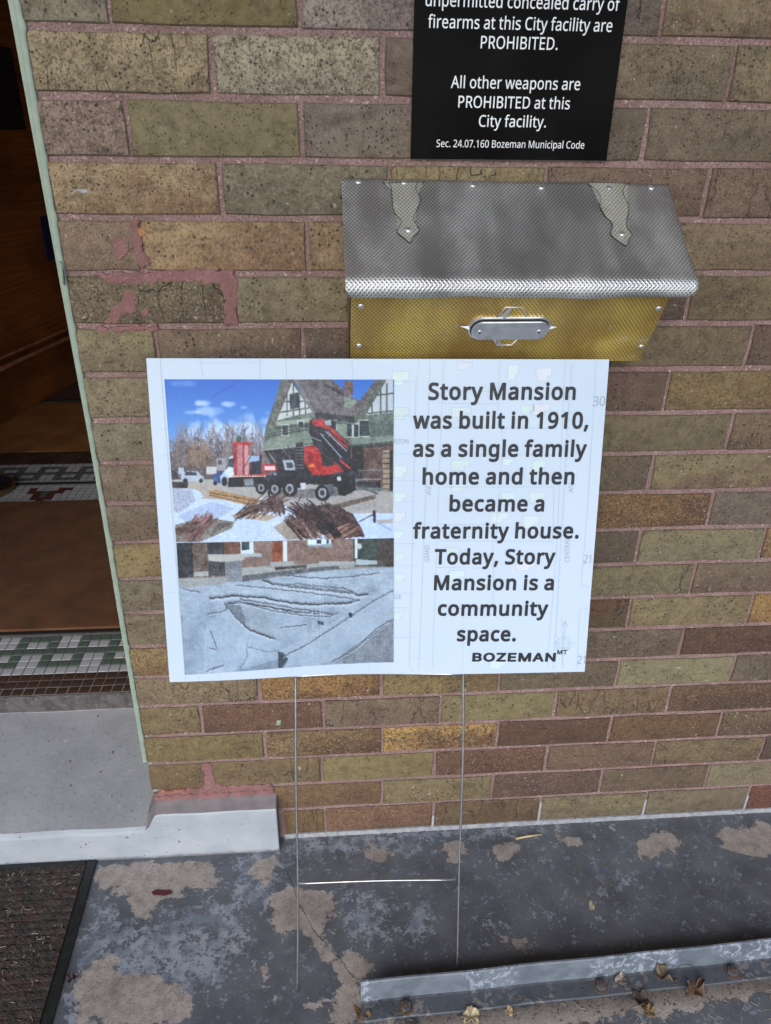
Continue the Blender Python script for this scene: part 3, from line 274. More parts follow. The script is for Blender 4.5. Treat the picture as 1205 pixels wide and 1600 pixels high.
def brick_material():
    t = NT('brick_face')
    oi = t.node('ShaderNodeObjectInfo')
    off = t.vmath('SCALE', t.node('ShaderNodeCombineXYZ', i0=oi.outputs['Random'], i1=3.3, i2=oi.outputs['Random']).outputs[0], 37.0)
    P = t.obj()
    rnd2 = t.math('FRACT', t.math('MULTIPLY', oi.outputs['Random'], 7.31))
    v = t.vmath('SCALE', t.vmath('ADD', P, off), t.math('ADD', t.math('MULTIPLY', rnd2, .7), .68))
    c1 = oi.outputs['Color']
    at = t.node('ShaderNodeAttribute', attribute_type='OBJECT', attribute_name='second_tone')
    at2 = t.node('ShaderNodeAttribute', attribute_type='OBJECT', attribute_name='grit')
    c2 = at.outputs['Color']
    sep = t.node('ShaderNodeSeparateXYZ'); t.link(P, sep.inputs[0])
    big = t.noise(t.vmath('MULTIPLY', v, (1, 1, 1.8)), 9, 4, .6)
    grad = t.math('ADD', t.math('MULTIPLY', sep.outputs[2], -13.0), t.math('MULTIPLY', sep.outputs[0], 2.5))
    f = t.ss(t.math('ADD', t.math('MULTIPLY', big, 2.6), grad), .95, 1.75)
    base = t.mix(f, c1, c2)
    med = t.noise(v, 60, 4, .65)
    base = t.mix(t.ss(med, .35, .7, 0, .35), base, (0.055, 0.04, 0.026, 1))
    # sand-moulded grain: light and dark crumbs
    fine = t.noise(v, 360, 4, .8)
    fine2 = t.noise(t.vmath('ADD', v, (5, 5, 5)), 300, 4, .8)
    g = at2.outputs['Fac']
    base = t.mix(t.math('MULTIPLY', t.ss(fine, .50, .60), t.math('ADD', t.math('MULTIPLY', g, .75), .12)), base, (0.025, 0.019, 0.015, 1))
    base = t.mix(t.math('MULTIPLY', t.ss(fine2, .53, .64), t.math('ADD', t.math('MULTIPLY', g, .65), .06)), base, (0.42, 0.36, 0.26, 1))
    # iron spots
    vd = t.noise(v, 30, 2, .5)
    sp = t.voro(v, 165)
    spm = t.math('MULTIPLY', t.ss(t.math('ADD', sp, t.math('MULTIPLY', fine, .16)), .22, .32, 1, 0), t.ss(vd, .42, .54))
    sp2 = t.voro(t.vmath('ADD', v, (1.7, .3, 2.2)), 62)
    spm2 = t.math('MULTIPLY', t.ss(t.math('ADD', sp2, t.math('MULTIPLY', fine, .08)), .11, .16, 1, 0), t.ss(t.noise(v, 17, 1), .48, .6))
    spots = t.math('MAXIMUM', spm, spm2)
    base = t.mix(t.math('MULTIPLY', spots, .85), base, (0.02, 0.019, 0.021, 1))
    coarse = t.noise(t.vmath('ADD', v, (3, 9, 5)), 150, 4, .75)
    base = t.mix(t.math('MULTIPLY', t.ss(coarse, .50, .60), t.math('MULTIPLY', t.math('POWER', g, 1.5), .62)), base, (0.055, 0.038, 0.026, 1))
    # drying cracks down the face of some bricks
    cv = t.vmath('MULTIPLY', t.vmath('ADD', P, off), (1, 1, .30))
    wv = t.vmath('ADD', cv, t.vmath('SCALE', t.noise(v, 60, 3, out=1), .012))
    ck = t.node('ShaderNodeTexVoronoi', feature='DISTANCE_TO_EDGE'); t.link(wv, ck.inputs['Vector']); ck.inputs['Scale'].default_value = 32
    ckm = t.math('MULTIPLY', t.ss(ck.outputs['Distance'], .004, .020, 1, 0), t.math('MULTIPLY', t.ss(t.math('FRACT', t.math('MULTIPLY', oi.outputs['Random'], 3.17)), .80, .82), t.ss(t.noise(v, 14, 2), .46, .54)))
    base = t.mix(t.math('MULTIPLY', ckm, .75), base, (0.03, 0.024, 0.02, 1))
    # cement bloom bits
    bl = t.math('MULTIPLY', t.ss(t.noise(t.vmath('ADD', v, (9, 1, 4)), 130, 2), .70, .76), .7)
    base = t.mix(bl, base, (0.5, 0.42, 0.4, 1))
    # cloudy burn marks and mortar dragged over the arrises
    burn = t.noise(t.vmath('MULTIPLY', t.vmath('ADD', v, (4, 8, 2)), (1, 1, 1.6)), 22, 5, .7)
    base = t.mix(t.ss(burn, .52, .70, 0, .45), base, (0.045, 0.03, 0.022, 1))
    base = t.mix(t.ss(t.noise(t.vmath('ADD', v, (8, 2, 6)), 34, 4, .7), .58, .74, 0, .35), base, (0.26, 0.2, 0.12, 1))
    gen = t.node('ShaderNodeTexCoord').outputs['Generated']
    sg = t.node('ShaderNodeSeparateXYZ'); t.link(gen, sg.inputs[0])
    ex = t.math('MULTIPLY', t.math('MINIMUM', sg.outputs[0], t.math('SUBTRACT', 1.0, sg.outputs[0])), .20)
    ez = t.math('MULTIPLY', t.math('MINIMUM', sg.outputs[2], t.math('SUBTRACT', 1.0, sg.outputs[2])), .06)
    ed = t.math('MINIMUM', ex, ez)
    en = t.math('ADD', ed, t.math('MULTIPLY', t.math('SUBTRACT', t.noise(v, 70, 5, .75), .5), -.0125))
    base = t.mix(t.ss(en, -.0006, .0006, .85, 0), base, srgb(140, 112, 108))
    base = t.mix(t.ss(ed, .0005, .004, .20, 0), base, (0.05, 0.035, 0.03, 1))
    t.set(Base_Color=base, Roughness=t.ss(med, .3, .7, .5, .8), Specular_IOR_Level=.45)
    h = t.math('ADD', t.math('MULTIPLY', fine, .8), t.math('MULTIPLY', t.noise(v, 140, 3), .7))
    h = t.math('SUBTRACT', h, t.math('MULTIPLY', t.math('ADD', spots, ckm), .9))
    h = t.math('ADD', h, t.math('MULTIPLY', med, 1.2))
    t.bump(h, .85, .0020)
    return t.m

def mortar_material(name='mortar_pink', c=(158, 130, 127), fl=1.0):
    t = NT(name); v = t.geo()
    n1 = t.noise(v, 24, 4); n2 = t.noise(v, 330, 3, .7)
    base = t.mix(t.ss(n1, .3, .7), srgb(c[0]*.86, c[1]*.84, c[2]*.82), srgb(*c))
    base = t.mix(t.ss(n2, .48, .60, 0, .7*fl), base, (0.10, 0.07, 0.065, 1))
    base = t.mix(t.ss(t.noise(v, 210, 2, .6), .62, .7, 0, .85*fl), base, srgb(190, 168, 164))
    t.set(Base_Color=base, Roughness=.9)
    t.bump(t.math('ADD', n2, t.noise(v, 110, 3)), .9, .0022)
    return t.m

def floor_material():
    t = NT('painted_concrete'); v = t.geo()
    bare = t.node('ShaderNodeAttribute', attribute_name='bare').outputs['Fac']
    blue = t.node('ShaderNodeAttribute', attribute_name='flaked').outputs['Fac']
    dirt = t.node('ShaderNodeAttribute', attribute_name='shade_grime').outputs['Fac']  # mask of the steel angle's painted shadow, dirt included
    n1 = t.noise(v, 14, 5, .6); n2 = t.noise(v, 60, 5, .65); n3 = t.noise(v, 260, 4, .7)
    warp = t.math('SUBTRACT', n2, .5)
    warp3 = t.math('SUBTRACT', n3, .5)
    # dark slate top coat
    base = t.mix(t.ss(n1, .3, .7), srgb(80, 83, 90), srgb(101, 104, 111))
    base = t.mix(t.ss(t.noise(v, 500, 2), .6, .72, 0, .5), base, srgb(130, 135, 145))
    # small flakes that show the older light blue-grey coat, everywhere sparse and dense where 'flaked'
    k = t.math('ADD', t.math('MULTIPLY', blue, .20), t.math('ADD', t.math('MULTIPLY', warp, .85), t.math('MULTIPLY', t.math('SUBTRACT', t.noise(v, 170, 5, .8), .5), .9)))
    fl = t.ss(k, .150, .158)
    lite = t.mix(t.ss(t.noise(v, 35, 4), .4, .6), srgb(110, 119, 132), srgb(142, 148, 158))
    base = t.mix(fl, base, lite)
    # traces of a violet blue coat
    vi = t.math('MULTIPLY', t.ss(t.noise(t.vmath('ADD', v, (3, 7, 1)), 48, 5, .7), .60, .64), t.ss(t.noise(v, 7, 2), .5, .62))
    base = t.mix(t.math('MULTIPLY', vi, .6), base, srgb(92, 90, 132))
    # bare concrete
    warp1 = t.math('SUBTRACT', t.noise(t.vmath('MULTIPLY', v, (1, 1.5, 1)), 26, 5, .65), .5)
    kb = t.math('ADD', t.math('ADD', t.math('MULTIPLY', bare, 1.1), -.03), t.math('ADD', t.math('MULTIPLY', warp1, 2.3), t.math('ADD', t.math('MULTIPLY', warp, 1.6), t.math('MULTIPLY', warp3, .75))))
    bm_ = t.ss(kb, .505, .525)
    conc = t.mix(t.ss(n2, .35, .65), srgb(142, 133, 127), srgb(166, 156, 149))
    conc = t.mix(t.ss(t.noise(v, 320, 4, .85), .53, .63, 0, .75), conc, srgb(84, 78, 76))
    conc = t.mix(t.ss(t.noise(t.vmath('ADD', v, (2, 2, 2)), 180, 3, .7), .6, .68, 0, .7), conc, srgb(106, 114, 128))
    base = t.mix(bm_, base, conc)
    # thin dark outline where the paint film ends
    scr = t.noise(t.vmath('MULTIPLY', v, (1, 6, 1)), 40, 4, .8)
    base = t.mix(t.ss(scr, .66, .70, 0, .55), base, srgb(150, 152, 158))
    base = t.mix(t.ss(t.noise(t.vmath('ADD', v, (6, 1, 9)), 9, 3, .6), .5, .7, 0, .35), base, srgb(60, 56, 56))
    edge = t.math('MULTIPLY', t.ss(kb, .465, .495), t.ss(kb, .50, .53, 1, 0))
    base = t.mix(t.math('MULTIPLY', edge, .30), base, srgb(48, 48, 52))
    gr = t.math('MULTIPLY', dirt, t.ss(t.math('ADD', n2, t.math('MULTIPLY', dirt, .8)), .42, .78))  # dirt here is the angle's painted shadow, with some dirt
    base = t.mix(gr, base, srgb(34, 26, 23))  # brown-black stands in for the angle's shadow, with dirt
    t.set(Base_Color=base, Roughness=t.math('ADD', t.ss(n2, .3, .7, .38, .55), t.math('MULTIPLY', bm_, .35), clamp=True))
    h = t.math('SUBTRACT', t.math('MULTIPLY', n3, .5), t.math('ADD', t.math('MULTIPLY', bm_, .6), t.math('MULTIPLY', fl, .25)))
    t.bump(h, .7, .0012)
    return t.m

def embossed(name, c, rough, pw, ph, var=.2, tarn=None, depth=.0009, metal=.86):
    t = NT(name)
    uv = t.node('ShaderNodeTexCoord').outputs['UV']
    sep = t.node('ShaderNodeSeparateXYZ'); t.link(uv, sep.inputs[0])
    a = t.math('PINGPONG', t.math('ADD', t.math('MULTIPLY', sep.outputs[0], 1/pw), t.math('MULTIPLY', sep.outputs[1], 1/ph)), .5)
    b = t.math('PINGPONG', t.math('SUBTRACT', t.math('MULTIPLY', sep.outputs[0], 1/pw), t.math('MULTIPLY', sep.outputs[1], 1/ph)), .5)
    ridge = t.math('MAXIMUM', a, b)
    big = t.noise(t.vmath('MULTIPLY', uv, (1, .35, 1)), 16, 4, .6)
    fine = t.noise(uv, 500, 2)
    dark = tuple(x*(1-var) for x in c[:3])+(1,); lite = tuple(min(1, x*(1+var)) for x in c[:3])+(1,)
    base = t.mix(t.ss(big, .35, .65), dark, lite)
    base = t.mix(t.ss(ridge, .36, .28, 1, 0) if False else t.ss(ridge,   .30, .42, .7, 0), base, tuple(x*.25 for x in c[:3])+(1,))
    if tarn:
        base = t.mix(t.ss(t.noise(t.vmath('MULTIPLY', uv, (1, .5, 1)), 11, 4, .65), .5, .68, 0, .55), base, tarn)
        base = t.mix(t.ss(t.noise(t.vmath('MULTIPLY', t.vmath('ADD', uv, (.3, .1, 0)), (1, .22, 1)), 26, 4, .6), .60, .72, 0, .5), base, (.62, .62, .6, 1))
    sc = t.math('MULTIPLY', t.ss(t.noise(t.vmath('MULTIPLY', uv, (1, .5, 1)), 95, 4, .8), .56, .60), t.ss(t.noise(t.vmath('ADD', uv, (.7, .2, 0)), 14, 2), .55, .64))
    base = t.mix(t.math('MULTIPLY', sc, .45), base, (.8, .8, .78, 1))
    grime_ = t.ss(t.noise(uv, 34, 4, .7), .56, .72, 0, .4)
    base = t.mix(grime_, base, tuple(x*.4 for x in c[:3])+(1,))
    t.set(Base_Color=base, Metallic=metal, Roughness=t.ss(big, .3, .7, rough-.05, rough+.12))
    t.bump(t.math('ADD', t.math('MULTIPLY', ridge, 1.6), t.math('MULTIPLY', fine, .15)), .85, depth)
    return t.m

M = {}
M['brick'] = brick_material()
M['mortar'] = mortar_material()
M['smear'] = mortar_material('mortar_smear', (150, 108, 108), .35)
M['smear_red'] = mortar_material('mortar_repair', (178, 118, 100))
M['white_joint'] = simple('painted_joint', srgb(160, 161, 165), .7, var=.22, scale=85, bump=.0015, bscale=150)
M['floor'] = floor_material()
M['lid'] = embossed('embossed_aluminium', (.80, .80, .81, 1), .44, .0052, .0062, .14, tarn=(.40, .38, .40, 1))
M['gold'] = embossed('embossed_brass', (.95, .61, .18, 1), .38, .0052, .0062, .24, depth=.0010, metal=.75)
M['strap'] = embossed('strap_pewter', (.72, .715, .64, 1), .42, .0052, .0062, .12, depth=.0006, metal=.5)
M['steel'] = simple('dull_steel', (.74, .75, .78, 1), .42, .9, .12, 60, .0002, 500)
M['rivet'] = simple('rivet_steel', (.72, .73, .75, 1), .42, .9, .08, 60)
M['edge_line'] = simple('tarnished_edge', (.10, .095, .08, 1), .5, .6)
M['wire'] = simple('galvanised_wire', (.55, .56, .58, 1), .36, 1.0, .15, 80)
M['recess'] = simple('black_recess', (.012, .012, .014, 1), .7)
M['black_sign'] = simple('black_vinyl', (.006, .0055, .006, 1), .22, 0, .3, 12, .0002, 260)
M['black_sign'].node_tree.nodes['Principled BSDF'].inputs['Specular IOR Level'].default_value = .03
M['sign_edge'] = simple('sign_edge', (.22, .21, .20, 1), .6)
M['white_vinyl'] = simple('white_vinyl', (.78, .80, .84, 1), .45, var=.03)
M['ink'] = simple('dark_ink', srgb(30, 33, 44), .5, var=.08)
M['map_ink'] = simple('faint_map_ink', srgb(172, 192, 212), .5, var=.06)
M['map_text'] = simple('faint_map_lettering', srgb(150, 164, 182), .5, var=.06)
M['map_yellow'] = simple('faint_yellow_ink', srgb(198, 216, 222), .5, var=.04)
M['map_rose'] = simple('faint_rose_ink', srgb(206, 212, 228), .5, var=.04)
M['trim'] = simple('pale_green_paint', srgb(146, 160, 146), .45, var=.08, scale=40, bump=.0015, bscale=70)
M['white_sill_plain'] = simple('white_sill_paint', srgb(164, 171, 180), .55, var=.06, scale=18, bump=.0006, bscale=150)
M['channel_lit'] = None
M['rubber'] = simple('black_rubber', (.014, .014, .014, 1), .55, var=.3, scale=60, bump=.0008, bscale=120)
M['brown_tile'] = simple('brown_tile', srgb(74, 56, 46), .35, var=.3, scale=18)
M['white_tile'] = simple('white_tile', srgb(176, 176, 180), .35, var=.08, scale=22)
M['green_tile'] = simple('green_tile', srgb(88, 100, 92), .35, var=.18, scale=22)
M['red_tile'] = simple('red_tile', srgb(88, 52, 48), .4, var=.2, scale=22)
M['grout'] = simple('grey_grout', srgb(128, 124, 124), .85, var=.15, scale=60)
M['coir'] = simple('brown_carpet', srgb(98, 64, 40), .95, var=.22, scale=14, bump=.002, bscale=600)
M['wood_old'] = simple('varnished_wood', srgb(98, 56, 26), .35, var=.5, scale=5)
M['wood_floor'] = simple('wood_boards', srgb(158, 108, 66), .4, var=.3, scale=7)
M['dark_gap'] = simple('dark_line', (.012, .011, .012, 1), .8)
M['plaster'] = simple('plaster', srgb(120, 112, 100), .8)
M['ceiling'] = simple('porch_ceiling_boards', srgb(120, 116, 112), .7)
M['lawn'] = simple('lawn_ground', srgb(96, 100, 78), .95, var=.3, scale=3)
M['straw'] = simple('dry_straw', srgb(176, 160, 128), .8, var=.3, scale=300)

def sill_paint():
    t = NT('white_sill_paint'); v = t.geo(); s_ = t.node('ShaderNodeSeparateXYZ'); t.link(v, s_.inputs[0])
    n = t.noise(v, 18, 4); n2 = t.noise(t.vmath('MULTIPLY', v, (1, 1, 2.5)), 60, 5, .7)
    base = t.mix(t.ss(n, .3, .7), srgb(156, 163, 172), srgb(170, 176, 184))
    base = t.mix(t.ss(n2, .60, .70, 0, .45), base, srgb(120, 120, 122))
    base = t.mix(t.ss(t.noise(v, 110, 3, .7), .68, .72, 0, .8), base, srgb(196, 202, 208))
    low = t.math('ADD', s_.outputs[2], t.math('MULTIPLY', n2, -.018))
    base = t.mix(t.ss(low, -.022, -.010, .75, 0), base, srgb(84, 78, 74))
    base = t.mix(t.ss(t.noise(v, 90, 2), .72, .74, 0, .8), base, srgb(84, 70, 56))
    t.set(Base_Color=base, Roughness=.6); t.bump(t.math('ADD', n2, n), .6, .001); return t.m
M['white_sill'] = sill_paint()
def wood_material():
    t = NT('varnished_wood'); v = t.obj()
    g = t.noise(t.vmath('MULTIPLY', v, (1, 6, 40)), 3, 5, .65)
    b = t.noise(v, 3, 3)
    base = t.mix(t.ss(g, .3, .7), srgb(112, 66, 34), srgb(172, 106, 56))
    base = t.mix(t.ss(b, .42, .66, 0, .6), base, srgb(66, 40, 22))
    t.set(Base_Color=base, Roughness=.32); return t.m
M['wood'] = wood_material()
def wash_material():
    t = NT('grey_sill_paint'); v = t.geo()
    n1 = t.noise(v, 10, 5, .6); n2 = t.noise(v, 130, 4, .7)
    base = t.mix(t.ss(n1, .3, .7), srgb(150, 150, 155), srgb(164, 164, 168))
    base = t.mix(t.ss(n2, .56, .7, 0, .35), base, srgb(70, 66, 66))
    base = t.mix(t.ss(t.noise(v, 55, 2), .69, .72, 0, .7), base, srgb(175, 172, 170))
    base = t.mix(t.ss(t.noise(t.vmath('ADD', v, (1, 2, 3)), 70, 2), .71, .74, 0, .7), base, srgb(82, 60, 40))
    t.set(Base_Color=base, Roughness=.6); t.bump(t.math('ADD', n2, t.noise(v, 30, 3)), .6, .0012); return t.m
M['wash'] = wash_material()
def riser_material():
    t = NT('worn_dark_riser'); v = t.geo()
    n1 = t.noise(v, 40, 5, .7)
    base = t.mix(t.ss(n1, .35, .65), srgb(66, 62, 62), srgb(96, 92, 92))
    base = t.mix(t.ss(t.noise(v, 120, 4, .8), .6, .7, 0, .7), base, srgb(150, 148, 150))
    t.set(Base_Color=base, Roughness=.7); t.bump(n1, .7, .001); return t.m
M['riser'] = riser_material()
def channel_material(name, ca, cb, flake):
    t = NT(name); v = t.geo()
    n1 = t.noise(v, 22, 5, .65)
    base = t.mix(t.ss(n1, .35, .6), srgb(*ca), srgb(*cb))
    base = t.mix(t.math('MULTIPLY', t.ss(t.noise(v, 90, 4, .75), .53, .56), t.ss(t.noise(v, 9, 2), .47, .56)), base, srgb(*flake))
    base = t.mix(t.ss(t.noise(t.vmath('ADD', v, (4, 2, 1)), 60, 4, .8), .64, .7), base, srgb(58, 44, 38))
    t.set(Base_Color=base, Roughness=.5); t.bump(n1, .6, .0012); return t.m
M['channel'] = channel_material('channel_paint', (92, 100, 110), (112, 120, 130), (148, 156, 170))
M['flange'] = channel_material('flange_paint', (62, 66, 74), (78, 82, 90), (118, 114, 112))
def rib_material():
    t = NT('brown_mat_pile'); v = t.geo()
    n1 = t.noise(v, 70, 5, .75)
    base = t.mix(t.ss(n1, .3, .7), srgb(30, 26, 25), srgb(80, 70, 64))
    base = t.mix(t.ss(t.noise(v, 25, 3), .52, .66, 0, .5), base, srgb(80, 48, 44))
    base = t.mix(t.ss(t.noise(v, 240, 3, .8), .58, .68, 0, .8), base, srgb(128, 112, 96))
    t.set(Base_Color=base, Roughness=.95); t.bump(t.math('ADD', n1, t.noise(v, 330, 3, .8)), 1.0, .004); return t.m
M['rib'] = rib_material()
def board_material():
    t = NT('white_corrugated_plastic')
    uv = t.node('ShaderNodeTexCoord').outputs['UV']
    sep = t.node('ShaderNodeSeparateXYZ'); t.link(uv, sep.inputs[0])
    fl = t.math('PINGPONG', t.math('MULTIPLY', sep.outputs[0], 1/.0042), .5)
    base = t.mix(t.ss(t.noise(uv, 5, 3), .35, .65), (.51, .62, .765, 1), (.54, .645, .785, 1))
    base = t.mix(t.ss(fl, .02, .09, .07, 0), base, (.40, .52, .68, 1))
    t.set(Base_Color=base, Roughness=.42, Specular_IOR_Level=.4)
    t.bump(fl, .12, .0008); return t.m
M['board'] = board_material()
def print_material():
    t = NT('photo_print')
    a = t.node('ShaderNodeAttribute', attribute_name='print')
    t.set(Base_Color=a.outputs['Color'], Roughness=.42, Specular_IOR_Level=.4); return t.m
M['print'] = print_material()
def leaf_mat(name, a, b):
    t = NT(name); v = t.obj()
    t.set(Base_Color=t.mix(t.ss(t.noise(v, 90, 4, .7), .35, .65), srgb(*a), srgb(*b)), Roughness=.7)
    t.bump(t.noise(v, 220, 3), .6, .001); return t.m

# ---------------------------------------------------------------- large structure
FZ = -0.012      # porch floor level
# porch floor: fine grid where the paint is worn in patches, plain slab around it
def inside(px, py, poly):
    n = len(poly); r = np.zeros(px.shape, bool); j = n-1
    for i in range(n):
        xi, yi = poly[i]; xj, yj = poly[j]
        if yi != yj:
            c = ((yi > py) != (yj > py)) & (px < (xj-xi)*(py-yi)/(yj-yi)+xi); r ^= c
        j = i
    return r
def blur(a, n):
    for _ in range(n):
        p = np.pad(a, 1, mode='edge'); a = (p[:-2,1:-1]+p[2:,1:-1]+p[1:-1,:-2]+p[1:-1,2:]+p[1:-1,1:-1]*2)/6
    return a
gx = np.concatenate([[-3.0, -1.2], np.arange(-.45, 1.5, .005), [2.2, 4.0]])
gy = np.concatenate([[-3.0, -1.4, -.7], np.arange(-.5, -.0001, .005), [0.012]])
X, Y = np.meshgrid(gx, gy)
def field(polys, n):
    f = np.zeros(X.shape)
    for p_ in polys: f = np.maximum(f, inside(X, Y, p_).astype(float))
    return blur(f, n)
bare = field(BARE, 12); flaked = np.maximum(field(BLUE, 30), .20)
# shadow band behind the steel angle, painted into the floor colour with some dirt
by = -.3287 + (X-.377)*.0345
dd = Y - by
shade_grime = np.clip(1-np.abs(dd-.004)/.062, 0, 1)**.7*((X > .42) & (X < 1.10))*np.clip((X-.40)/.06, 0, 1)
shade_grime = blur(shade_grime, 3)
NX, NY = len(gx), len(gy)
V = np.stack([X.ravel(), Y.ravel(), np.full(X.size, FZ)], 1)
ii = np.arange(NX*NY).reshape(NY, NX)
Fc = np.stack([ii[:-1,:-1].ravel(), ii[:-1,1:].ravel(), ii[1:,1:].ravel(), ii[1:,:-1].ravel()], 1).tolist()
def grid_obj(name, V, Fc, mat, attrs=None, parent=None, color=None, smooth=False):
    me = bpy.data.meshes.new(name); me.from_pydata(V.tolist() if hasattr(V, 'tolist') else V, [], Fc); me.materials.append(mat)
    for k, a in (attrs or {}).items():
        at = me.attributes.new(k, 'FLOAT', 'POINT'); at.data.foreach_set('value', a.ravel().astype(np.float32))
    if color is not None:
        at = me.attributes.new('print', 'FLOAT_COLOR', 'POINT'); at.data.foreach_set('color', color.astype(np.float32).ravel())
    if smooth: me.polygons.foreach_set('use_smooth', [True]*len(me.polygons))
    me.update(); o = bpy.data.objects.new(name, me); link(o, parent)
    if parent is not None and parent.type == 'EMPTY' and smooth is not None: o.location = -Vector(parent.location)
    return o
floor = grid_obj('porch_floor', V, Fc, M['floor'], {'bare': bare, 'flaked': flaked, 'shade_grime': shade_grime}); tag(floor, kind='structure')
# crack in the floor
def strip_line(pts, w, z, jit=0.0, sub=6):
    P_ = []
    for (a, b) in zip(pts[:-1], pts[1:]):
        for k in range(sub): P_.append((a[0]+(b[0]-a[0])*k/sub + random.uniform(-jit, jit), a[1]+(b[1]-a[1])*k/sub + random.uniform(-jit, jit)))
    P_.append(pts[-1]); V = []; F_ = []
    for i, p_ in enumerate(P_):
        q = P_[min(i+1, len(P_)-1)]; o_ = P_[max(i-1, 0)]
        d = Vector((q[0]-o_[0], q[1]-o_[1])).normalized(); nrm = Vector((-d.y, d.x)); ww = w*random.uniform(.4, 1.3)
        V += [(p_[0]+nrm.x*ww, p_[1]+nrm.y*ww, z), (p_[0]-nrm.x*ww, p_[1]-nrm.y*ww, z)]
        if i: F_.append((2*i-2, 2*i-1, 2*i+1, 2*i))
    return V, F_
Vc, Fcc = strip_line(CRACK, .00045, FZ+.0005, .0018)
mesh('crack', Vc, Fcc, M['dark_gap'], floor)
Vr = [(x, y, FZ+.0006) for x, y in RED]
mesh('red_paint_spot', Vr, [tuple(range(len(Vr)))], simple('oxblood_paint', srgb(92, 38, 44), .5), floor)
g_ = box('ground', -600, 600, -900, -3.0, -.62, -.42, M['lawn']); tag(g_, kind='structure')
box('porch_edge', -3.0, 4.0, -3.02, -3.0, -.60, FZ-.004, M['wash'], floor)
# porch roof overhead, on its beam: keeps the top light off the wall as at the real entrance
pc = box('porch_ceiling', -3.2, 4.2, -2.3, -.002, 2.75, 2.85, M['ceiling']); tag(pc, kind='structure')

# ---- brick wall
X_OUT = [(-.02, -.004), (.20, -.004), (.35, -.0012), (.65, .0035), (1.10, .0074), (1.38, .0116), (1.8, .0125)]
def left_edge(z): return float(np.interp(z, [a for a, b in X_OUT], [b for a, b in X_OUT]))
LP = .2157
wall = empty('brick_wall', (0, .0, FZ), 'speckled olive and brown brick wall with pink mortar right of the doorway', 'wall')
core = bmesh.new()
add_box(core, .004, 4.0, .0030, .42, FZ-.05, 2.75)
mo = bmobj('mortar', core, M['mortar'], wall)
# piers and lintel that continue the house beyond the photograph
w2 = empty('side_wall', (-1.9, .2, FZ), 'plain masonry wall left of the open doorway', 'wall')
box('masonry', -3.0, -1.02, .0022, .42, FZ-.05, 2.75, M['mortar'], w2)
lt = box('door_lintel', -1.02, .004, .0022, .42, 2.25, 2.75, M['wash']); tag(lt, 'masonry lintel spanning the top of the doorway', 'lintel')
def brick_mesh(name, w, h, seed):
    r = random.Random(seed); N = []
    nx = 4
    for i in range(nx): N.append((-w/2 + w*i/nx, -h/2))
    N.append((w/2, -h/2))
    N = [(-w/2, -h/2), (-w*.2, -h/2), (w*.22, -h/2), (w/2, -h/2), (w/2, 0), (w/2, h/2), (w*.18, h/2), (-w*.24, h/2), (-w/2, h/2), (-w/2, 0)]
    N = [(x + r.uniform(-.0013, .0013), z + r.uniform(-.0012, .0012)) for x, z in N]
    V = []; n = len(N)
    for x, z in N: V.append((x, .016, z))
    for x, z in N: V.append((x, .0012, z))
    for x, z in N: V.append((x*(1-.0026/w*1), r.uniform(-.0005, .0001), z*(1-.0026/h*1)))
    F_ = []
    for a in range(2):
        for k in range(n): F_.append((a*n+k, a*n+(k+1)%n, (a+1)*n+(k+1)%n, (a+1)*n+k))
    F_.append(tuple(2*n+k for k in range(n)))
    me = bpy.data.meshes.new(name); me.from_pydata(V, [], F_); me.materials.append(M['brick']); me.update()
    return me
BW, BH_ = LP-.0065, .0588
full_me = [brick_mesh('brick_full', BW, BH_, s) for s in range(7)]
half_me = [brick_mesh('brick_half', BW/2, BH_, s+50) for s in range(3)]
def bd(k):
    if k in BED: return BED[k]
    return BED[0] + (-k)*.0683 if k < 0 else -.0097
